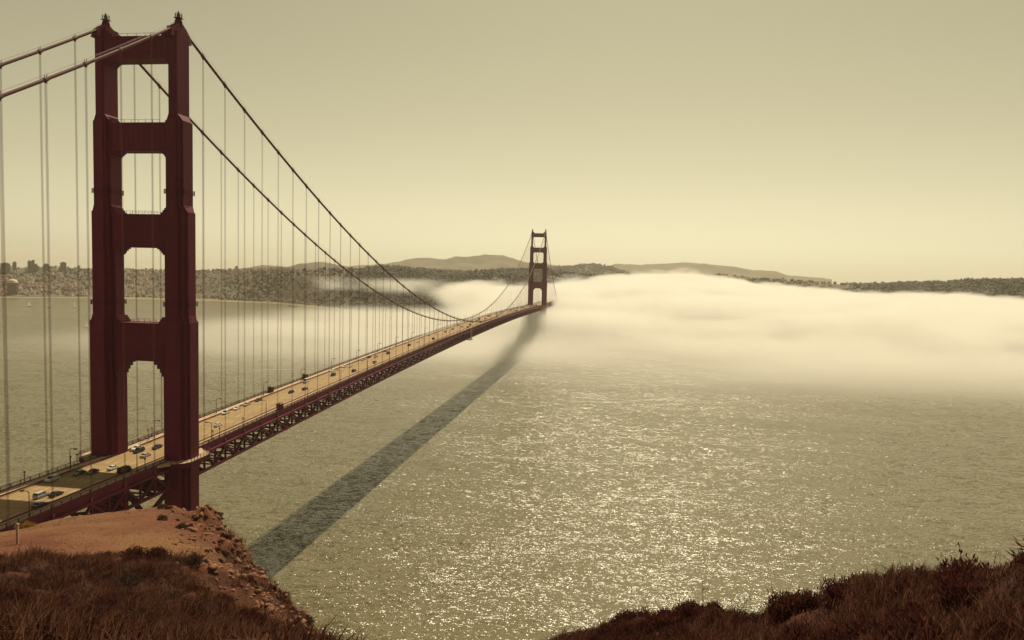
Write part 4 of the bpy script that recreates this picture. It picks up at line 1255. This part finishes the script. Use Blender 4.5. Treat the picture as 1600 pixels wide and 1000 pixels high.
def blades(pts, n_per, hlo, hhi, spread, lean, width, cl_=2.4, wind=(0.2, 0.05)):
    """tufts of tapered two-segment blades; returns verts, tri faces"""
    N = len(pts) * n_per
    base = np.repeat(pts, n_per, 0) + np.concatenate([rng.normal(0, spread, (N, 2)), np.zeros((N, 1))], 1)
    lump = 0.45 + 1.0 * sstep((fbm(pts[:, 0] / cl_, pts[:, 1] / cl_, 3, 87) + 0.5) / 1.1)
    tuft = np.repeat(rng.uniform(0.6, 1.25, len(pts)) * lump, n_per)
    h = rng.uniform(hlo, hhi, N) * tuft
    a = rng.uniform(0, 2 * np.pi, N)
    ln = np.abs(rng.normal(0, lean, N)) * h
    tip = np.stack([np.cos(a) * ln + wind[0] * h, np.sin(a) * ln + wind[1] * h, h], 1)
    mid = tip * np.array([0.38, 0.38, 0.62])
    sa = rng.uniform(0, np.pi, N)
    sd = np.stack([np.cos(sa), np.sin(sa), np.zeros(N)], 1) * (width * rng.uniform(.6, 1.4, N))[:, None]
    base[:, 2] -= 0.05
    v = np.stack([base - sd, base + sd, base + mid - sd * .7, base + mid + sd * .7, base + tip], 1)
    o = (np.arange(N) * 5)[:, None, None]
    f = np.array([[0, 1, 3], [0, 3, 2], [2, 3, 4]])[None] + o
    return v.reshape(-1, 3), f.reshape(-1, 3)

clump = lambda p, s, sd: sstep((fbm(p[:, 0] / s, p[:, 1] / s, 3, sd) + 0.35) / 0.8)
# far brush on the promontory
p, be, t = surf(190000, 1.0, 4.3, lambda p, be, t, br, cl: (be < -16) * (1 - br) ** 2 * (0.35 + 0.65 * clump(p, 3, 81)) * (1 - 0.82 * cl))
p = p[:17000]
V1, F1 = blades(p, 13, 0.2, 0.65, 0.22, 0.75, 0.02)
# thin grass over the bare top and the cliff side
p, be, t = surf(30000, 3.0, 4.5, lambda p, be, t, br, cl: (be < -16) * (0.34 * br * (1 - cl) * clump(p, 4, 95) + 0.22 * cl * clump(p, 2, 83)))
V2, F2 = blades(p, 7, 0.06, 0.26, 0.15, 0.5, 0.014)
# near slope at right
p, be, t = surf(300000, 1.5, 4.35, lambda p, be, t, br, cl: (be > -14) * (be < 31) * (0.55 + 0.45 * clump(p, 1.2, 85)), gain=6.0)
p = p[:30000]
V3, F3 = blades(p, 14, 0.06, 0.27, 0.07, 0.6, 0.0075, 0.9)
vv = np.concatenate([V1, V2, V3]); ff = np.concatenate([F1, F2 + len(V1), F3 + len(V1) + len(V2)])
tag(link('dry_grass', np_mesh('dry_grass', vv, ff, M['grass'])), 'dry reddish grass matting the foreground slopes', kind='stuff')

# ---- shrubs: woody stems under a crown of many small leaves
def shrub_mesh(seed, n, upright, m):
    r = np.random.default_rng(seed)
    st = MB()
    ends = []
    for i in range(9):
        a = r.uniform(0, 6.28); l = r.uniform(.55, 1.0)
        tip = (math.cos(a) * l * .55, math.sin(a) * l * .55, l * .75)
        st.tube([(0, 0, -.1), (tip[0] * .4, tip[1] * .4, tip[2] * .5), tip], [.035, .025, .008], 5)
        ends.append(tip)
    d = r.standard_normal((n, 3)); d /= np.linalg.norm(d, axis=1)[:, None]; d[:, 2] = np.abs(d[:, 2])
    lob = 0.78 + 0.25 * np.sin(d[:, 0] * 5 + seed) * np.cos(d[:, 1] * 4 + seed * 2) + .1 * r.standard_normal(n)
    c = d * (r.uniform(.35, 1, n) ** .45 * lob)[:, None] * np.array([.85, .85, .8])
    out = d * (1 - upright) + np.array([0, 0, 1]) * upright + .35 * r.standard_normal((n, 3))
    out /= np.linalg.norm(out, axis=1)[:, None]
    sd = np.cross(out, r.standard_normal((n, 3))); sd /= np.linalg.norm(sd, axis=1)[:, None]
    L = r.uniform(.10, .26, n)[:, None]; w = r.uniform(.012, .028, n)[:, None]
    v = np.stack([c - sd * w * .5, c + out * L * .5 + sd * w, c + out * L, c + out * L * .5 - sd * w], 1).reshape(-1, 3)
    f = np.array([[0, 1, 2, 3]])[None] + (np.arange(n) * 4)[:, None, None]
    return st.mesh('stem', M['bark']), np_mesh('crown', v, f.reshape(-1, 4), m)
SV = [shrub_mesh(11, 1500, .35, M['leaf']), shrub_mesh(12, 1500, .55, M['leaf']), shrub_mesh(13, 1300, .2, M['leaf_grey']), shrub_mesh(14, 1500, .7, M['leaf'])]
SY = shrub_mesh(15, 1200, .3, M['leaf_yellow'])
def shrub(p, s, v, rz, label, group, sz=1.0):
    o = empty('shrub', tuple(p), rz); o.scale = (s, s, s * sz)
    link('stem', v[0], o); link('crown', v[1], o)
    tag(o, label, 'shrub', group)
def ground_at(bdeg, t):
    i = int(np.argmin(np.abs(np.degrees(azs) - bdeg))); k = int(np.argmin(np.abs(tt - t)))
    return g[i, k]
SINGLES = [(-31.3, 3.06, 1.1, 2, 'round grey-brown bush standing alone at the edge of the bare ground'), (-33.4, 3.66, .8, 2, 'upper left one of two small bushes below the promontory tip'), (-32.0, 3.6, .9, 2, 'right one of two small bushes below the promontory tip'),
           (-33.4, 3.88, .8, 2, 'small bush just under the tip of the promontory')]
for bd, t_, s_, vi, lab in SINGLES:
    shrub(ground_at(bd, t_) - np.array([0, 0, .05]), s_, SV[vi], bd, lab, 'lone bushes on the promontory')
p, be, t = surf(5000, 1.9, 3.25, lambda p, be, t, br, cl: (be < -18) * (1 - br) * clump(p, 5, 91) * .5)
order = rng.permutation(len(p))[:170]
for i in order:
    shrub(p[i] - np.array([0, 0, .12]), float(rng.uniform(.5, 1.5)), SV[int(rng.integers(0, 4))], float(rng.uniform(0, 6.28)), 'dark dry shrub in the brush covering the left foreground slope', 'shrubs on the left foreground slope', float(rng.uniform(.6, .95)))
p, be, t = surf(4000, 3.2, 4.4, lambda p, be, t, br, cl: cl * .5)
for i in rng.permutation(len(p))[:60]:
    shrub(p[i] - np.array([0, 0, .1]), float(rng.uniform(.35, .8)), SV[int(rng.integers(0, 4))], float(rng.uniform(0, 6.28)), 'small dry shrub clinging to the steep side of the promontory', 'shrubs on the promontory side', .7)
p, be, t = surf(30000, 2.0, 4.25, lambda p, be, t, br, cl: (be > -9) * (be < 31) * clump(p, 1.6, 93))
for i in rng.permutation(len(p))[:130]:
    shrub(p[i] - np.array([0, 0, .08]), float(rng.uniform(.26, .62)), SV[int(rng.choice([0, 1, 3, 3]))], float(rng.uniform(0, 6.28)), 'dry spiky shrub in the brush of the right foreground slope', 'shrubs on the right foreground slope', float(rng.uniform(.8, 1.15)))
for bd, t_, s_, lab in ((-1.2, 3.8, .42, 'low bush at the left foot of the right-hand brush'), (1.6, 3.8, .5, 'bush at the left part of the spiky mound right of centre'), (4.0, 3.75, .62, 'bush in the middle of the spiky mound right of centre'), (6.3, 3.75, .6, 'bush on top of the spiky mound right of centre'),
        (8.4, 3.8, .5, 'bush at the right part of the spiky mound right of centre'), (12.0, 3.75, .5, 'bush at the left end of the taller brush shoulder at right'), (14.2, 3.75, .45, 'second bush along the taller brush shoulder at right'), (16.6, 3.7, .52, 'broad bush where the right brush shoulder steps up'),
        (18.8, 3.7, .42, 'bush just past the step of the right brush shoulder'), (21.0, 3.7, .36, 'bush just left of the tallest dry stalk'), (25.2, 3.7, .34, 'bush at the right edge beyond the tallest dry stalk')):
    shrub(ground_at(bd, t_) - np.array([0, 0, .16]), s_, SV[1 if int(abs(bd)) % 2 else 3], bd, lab, 'bushes along the right brush skyline', .95)
shrub(ground_at(-41.7, 4.0), 1.2, SY, 0, 'yellow bush beside the bridge approach at the left edge', 'lone bushes on the promontory', .6)

# rocks breaking out of the cliff side
def rock_mesh(seed):
    r = np.random.default_rng(seed); v, f = ico(2)
    v = v * (1 + .22 * r.standard_normal((len(v), 1)).clip(-1.4, 1.4)) * np.array([1, .8, .6])
    return np_mesh('rock', v, f, M['rock'])
RM = [rock_mesh(s) for s in (1, 2, 3, 4)]
p, be, t = surf(9000, 3.0, 4.6, lambda p, be, t, br, cl: cl)
for i in rng.permutation(len(p))[:240]:
    o = link('rock', RM[int(rng.integers(0, 4))], hill, tuple(p[i])); s_ = float(rng.uniform(.12, .5) ** 1.1)
    o.scale = (s_, s_, s_); o.rotation_euler = tuple(rng.uniform(0, 6.28, 3))

# loose rubble between them, uncountable
p, be, t = surf(40000, 2.7, 4.6, lambda p, be, t, br, cl: np.clip(cl * 1.2 * (0.35 + clump(p, 2.5, 97)) + 0.02 * br, 0, 1))
p = p[:5200]
rv, rf = ico(1)
n_ = len(p)
v = rv[None] * (1 + .3 * rng.standard_normal((n_, len(rv), 1)).clip(-1.3, 1.3)) * (0.04 + 0.2 * rng.uniform(0, 1, n_) ** 2.5)[:, None, None] * np.array([1, .85, .65]) + p[:, None]
f = (rf[None] + (np.arange(n_) * len(rv))[:, None, None]).reshape(-1, 3)
tag(link('rubble', np_mesh('rubble', v.reshape(-1, 3), f, M['rock'])), 'loose reddish rubble on the steep side of the promontory', kind='stuff')

# ---- tall dry stalks and a fence post
def stalk(p, h, seed, label):
    r = random.Random(seed)
    o = empty('dry_stalk', tuple(p)); b = MB()
    lean = (r.uniform(-.12, .12), r.uniform(-.1, .1))
    pts = [(lean[0] * h * t * t, lean[1] * h * t, h * t) for t in (0, .25, .5, .75, 1)]
    b.tube(pts, [.009, .008, .007, .005, .003], 5); build(b, 'stem', M['bark'], o)
    for k in range(5):
        t = r.uniform(.5, 1.0); q = Vector((lean[0] * h * t * t, lean[1] * h * t, h * t)); a = r.uniform(0, 6.28); l = r.uniform(.08, .2) * h
        e = q + Vector((math.cos(a) * l, math.sin(a) * l, l * .45))
        b = MB(); b.tube([q, q.lerp(e, .6) + Vector((0, 0, .02)), e], [.005, .004, .003], 4); tw = build(b, 'twig', M['bark'], o)
        b = MB(); b.loft([[tuple(e + Vector((math.cos(2 * math.pi * i / 6) * rr_, math.sin(2 * math.pi * i / 6) * rr_, z))) for i in range(6)] for rr_, z in ((.003, -.01), (.008, .005), (.010, .02), (.003, .045))])
        build(b, 'seed_head', M['bark'], tw)
    tag(o, label, 'dry stalk', 'dry stalks standing over the right slope')
for bd, t_, h, sd, lab in ((23.9, 3.9, .42, 1, 'tallest branching dry stalk against the water at right'), (21.6, 3.9, .22, 2, 'short dry stalk just left of the tallest one'), (16.0, 3.95, .35, 3, 'thin dry stalk left of the brush shoulder at right'),
                       (7.5, 3.95, .75, 4, 'thin dry stalk rising from the low brush right of centre'), (10.2, 3.95, .6, 5, 'slanting dry stalk between the two brush mounds'), (-5.5, 3.95, .6, 6, 'dry stalk at the bottom edge left of centre'), (-8.0, 3.95, .7, 7, 'dry stalk at the bottom edge beside the promontory foot')):
    stalk(ground_at(bd, t_), h, sd, lab)
q = ground_at(-42.2, 3.45)
o = empty('fence_post', (q[0], q[1], q[2] - .1), .3)
b = MB(); b.box(-.08, .08, -.08, .08, 0, 1.9); build(b, 'shaft', M['post'], o)
b = MB(); b.loft([[(-.14, -.14, 1.9), (.14, -.14, 1.9), (.14, .14, 1.9), (-.14, .14, 1.9)], [(-.04, -.04, 2.02), (.04, -.04, 2.02), (.04, .04, 2.02), (-.04, .04, 2.02)]]); build(b, 'cap', M['post'], o)
tag(o, 'pale weathered post at the left edge of the bare ground', 'post')

# ------------------------------------------------------------------ fog bank and haze
def fog_material():
    m = bpy.data.materials.new('sea_fog')
    m.use_nodes = True
    n, l = m.node_tree.nodes, m.node_tree.links
    n.remove(n['Principled BSDF'])
    def mth(op, a, b=None, c=None, clamp=False):
        x = n.new('ShaderNodeMath'); x.operation = op; x.use_clamp = clamp
        for i, q in enumerate((a, b, c)):
            if q is None: continue
            if isinstance(q, (int, float)): x.inputs[i].default_value = q
            else: l.new(q, x.inputs[i])
        return x.outputs[0]
    def ss(v, lo, hi, a=0.0, b=1.0):
        r = n.new('ShaderNodeMapRange'); r.interpolation_type = 'SMOOTHSTEP'
        for i, q in ((1, lo), (2, hi), (3, a), (4, b)):
            if isinstance(q, (int, float)): r.inputs[i].default_value = q
            else: l.new(q, r.inputs[i])
        l.new(v, r.inputs[0]); return r.outputs[0]
    tc = n.new('ShaderNodeTexCoord')
    sp = n.new('ShaderNodeSeparateXYZ'); l.new(tc.outputs['Object'], sp.inputs[0])
    X, Y, Z = sp.outputs
    def nz(scale, det, st, seed):
        mp = n.new('ShaderNodeMapping'); mp.inputs['Scale'].default_value = st; mp.inputs['Location'].default_value = (seed * 137.0, seed * 51.0, seed * 13.0)
        l.new(tc.outputs['Object'], mp.inputs[0])
        t = n.new('ShaderNodeTexNoise'); t.inputs['Scale'].default_value = scale; t.inputs['Detail'].default_value = det
        l.new(mp.outputs[0], t.inputs['Vector']); return t.outputs[0]
    big = nz(0.0028, 2, (0.6, 1, 2.5), 1)           # broad billows
    fin = nz(0.032, 3, (0.55, 1, 1.8), 3)           # torn edges
    sml = nz(0.011, 3, (0.6, 1, 2.2), 2)            # wisps
    wob = mth('MULTIPLY', mth('SUBTRACT', big, 0.5), 2.0)
    wob3 = mth('MULTIPLY', mth('SUBTRACT', fin, 0.5), 2.0)
    wob2 = mth('MULTIPLY', mth('SUBTRACT', sml, 0.5), 2.0)
    # near edge of the bank along y: about 1130 in the strait, nearer towards the sea
    edge = mth('SUBTRACT', 975.0, ss(X, 350.0, 900.0, 0.0, 230.0))
    edge = mth('ADD', edge, mth('MULTIPLY', wob, 110.0))
    inland = mth('SUBTRACT', Y, edge)
    # left limit: close to the tower in front, spreading over the land behind
    lim = mth('SUBTRACT', ss(Y, 1200.0, 1900.0, -170.0, -330.0), mth('MULTIPLY', wob, 160.0))
    side = ss(mth('SUBTRACT', X, lim), -60.0, 110.0)
    # height of the top
    top = ss(inland, 20.0, 620.0, 14.0, 92.0)
    dx = mth('DIVIDE', mth('SUBTRACT', X, 290.0), 330.0); dy = mth('DIVIDE', mth('SUBTRACT', Y, 2250.0), 520.0)
    d2 = mth('ADD', mth('MULTIPLY', dx, dx), mth('MULTIPLY', dy, dy))
    bump = mth('MULTIPLY', mth('POWER', 2.718, mth('MULTIPLY', d2, -1.0)), 58.0)
    top = mth('ADD', mth('ADD', top, bump), mth('ADD', mth('MULTIPLY', wob, 30.0), mth('MULTIPLY_ADD', wob2, 44.0, mth('MULTIPLY', wob3, 16.0))))
    below = ss(mth('SUBTRACT', top, Z), -4.0, 13.0)
    bot = ss(X, -330.0, -170.0, 70.0, -20.0)          # over the land the layer lifts clear of the ground
    above = ss(mth('SUBTRACT', Z, bot), -6.0, 22.0)
    thick = ss(inland, 0.0, 650.0, 0.0, 1.0)
    bank = mth('MULTIPLY', mth('MULTIPLY', below, above), mth('MULTIPLY', side, mth('MULTIPLY_ADD', thick, 0.014, 0.006)))
    bank = mth('MULTIPLY', bank, ss(inland, -110.0, 240.0))
    bank = mth('MULTIPLY', bank, ss(sml, 0.32, 0.58, 0.25, 1.0))
    # thin mist lying on the water left of the far tower
    mist = mth('MULTIPLY', ss(Z, 2.0, 38.0, 1.0, 0.0), ss(big, 0.36, 0.64, 0.25, 1.0))
    mist = mth('MULTIPLY', mist, mth('MULTIPLY', ss(Y, 520.0, 1150.0), ss(Y, 2150.0, 1850.0)))
    mist = mth('MULTIPLY', mist, mth('MULTIPLY', ss(X, -900.0, -350.0), ss(X, 2400.0, 1500.0)))
    mist = mth('MULTIPLY', mist, 0.018)
    # torn wisps drifting over the wooded shore
    w = mth('MULTIPLY', ss(Z, 55.0, 78.0), ss(Z, 118.0, 88.0))
    w = mth('MULTIPLY', w, mth('MULTIPLY', ss(X, -900.0, -760.0), ss(X, -330.0, -480.0)))
    w = mth('MULTIPLY', w, mth('MULTIPLY', ss(Y, 1950.0, 2080.0), ss(Y, 2420.0, 2250.0)))
    w = mth('MULTIPLY', mth('MULTIPLY', w, ss(sml, 0.47, 0.66)), 0.010)
    # fog piled against the pier of the far tower
    lx = mth('DIVIDE', mth('SUBTRACT', X, 35.0), 150.0); ly = mth('DIVIDE', mth('SUBTRACT', Y, 1275.0), 75.0)
    lobe = mth('POWER', 2.718, mth('MULTIPLY', mth('ADD', mth('MULTIPLY', lx, lx), mth('MULTIPLY', ly, ly)), -1.0))
    lobe = mth('MULTIPLY', mth('MULTIPLY', lobe, ss(mth('ADD', Z, mth('MULTIPLY', wob2, 14.0)), 76.0, 54.0)), 0.03)
    den = mth('ADD', mth('ADD', mth('ADD', bank, mist), w), lobe)
    vs_ = n.new('ShaderNodeVolumeScatter')
    vs_.inputs['Color'].default_value = (1, 1, 1, 1)
    vs_.inputs['Anisotropy'].default_value = 0.35
    l.new(den, vs_.inputs['Density'])
    va = n.new('ShaderNodeVolumeAbsorption'); va.inputs['Color'].default_value = (0.945, 0.938, 0.918, 1)
    l.new(den, va.inputs['Density'])
    add = n.new('ShaderNodeAddShader'); l.new(vs_.outputs[0], add.inputs[0]); l.new(va.outputs[0], add.inputs[1])
    l.new(add.outputs[0], n['Material Output'].inputs['Volume'])
    return m
fm_ = fog_material()
b = MB(); b.box(-1000, 3600, 480, 4300, 0.3, 190)
fog = tag(build(b, 'fog_bank', fm_), 'bright low fog bank rolling past the far tower', kind='stuff')
fm_.cycles.volume_step_rate = 0.11
hz = bpy.data.materials.new('air_haze'); hz.use_nodes = True
hn, hl = hz.node_tree.nodes, hz.node_tree.links
hn.remove(hn['Principled BSDF'])
pv = hn.new('ShaderNodeVolumePrincipled')
pv.inputs['Color'].default_value = (0.98, 0.94, 0.84, 1)
pv.inputs['Density'].default_value = 4.2e-5
pv.inputs['Anisotropy'].default_value = 0.3
hl.new(pv.outputs[0], hn['Material Output'].inputs['Volume'])
b = MB(); b.box(-13200, 13200, -10200, 16200, -8, 320)
tag(build(b, 'haze', hz), 'thin warm haze over the bay', kind='stuff')
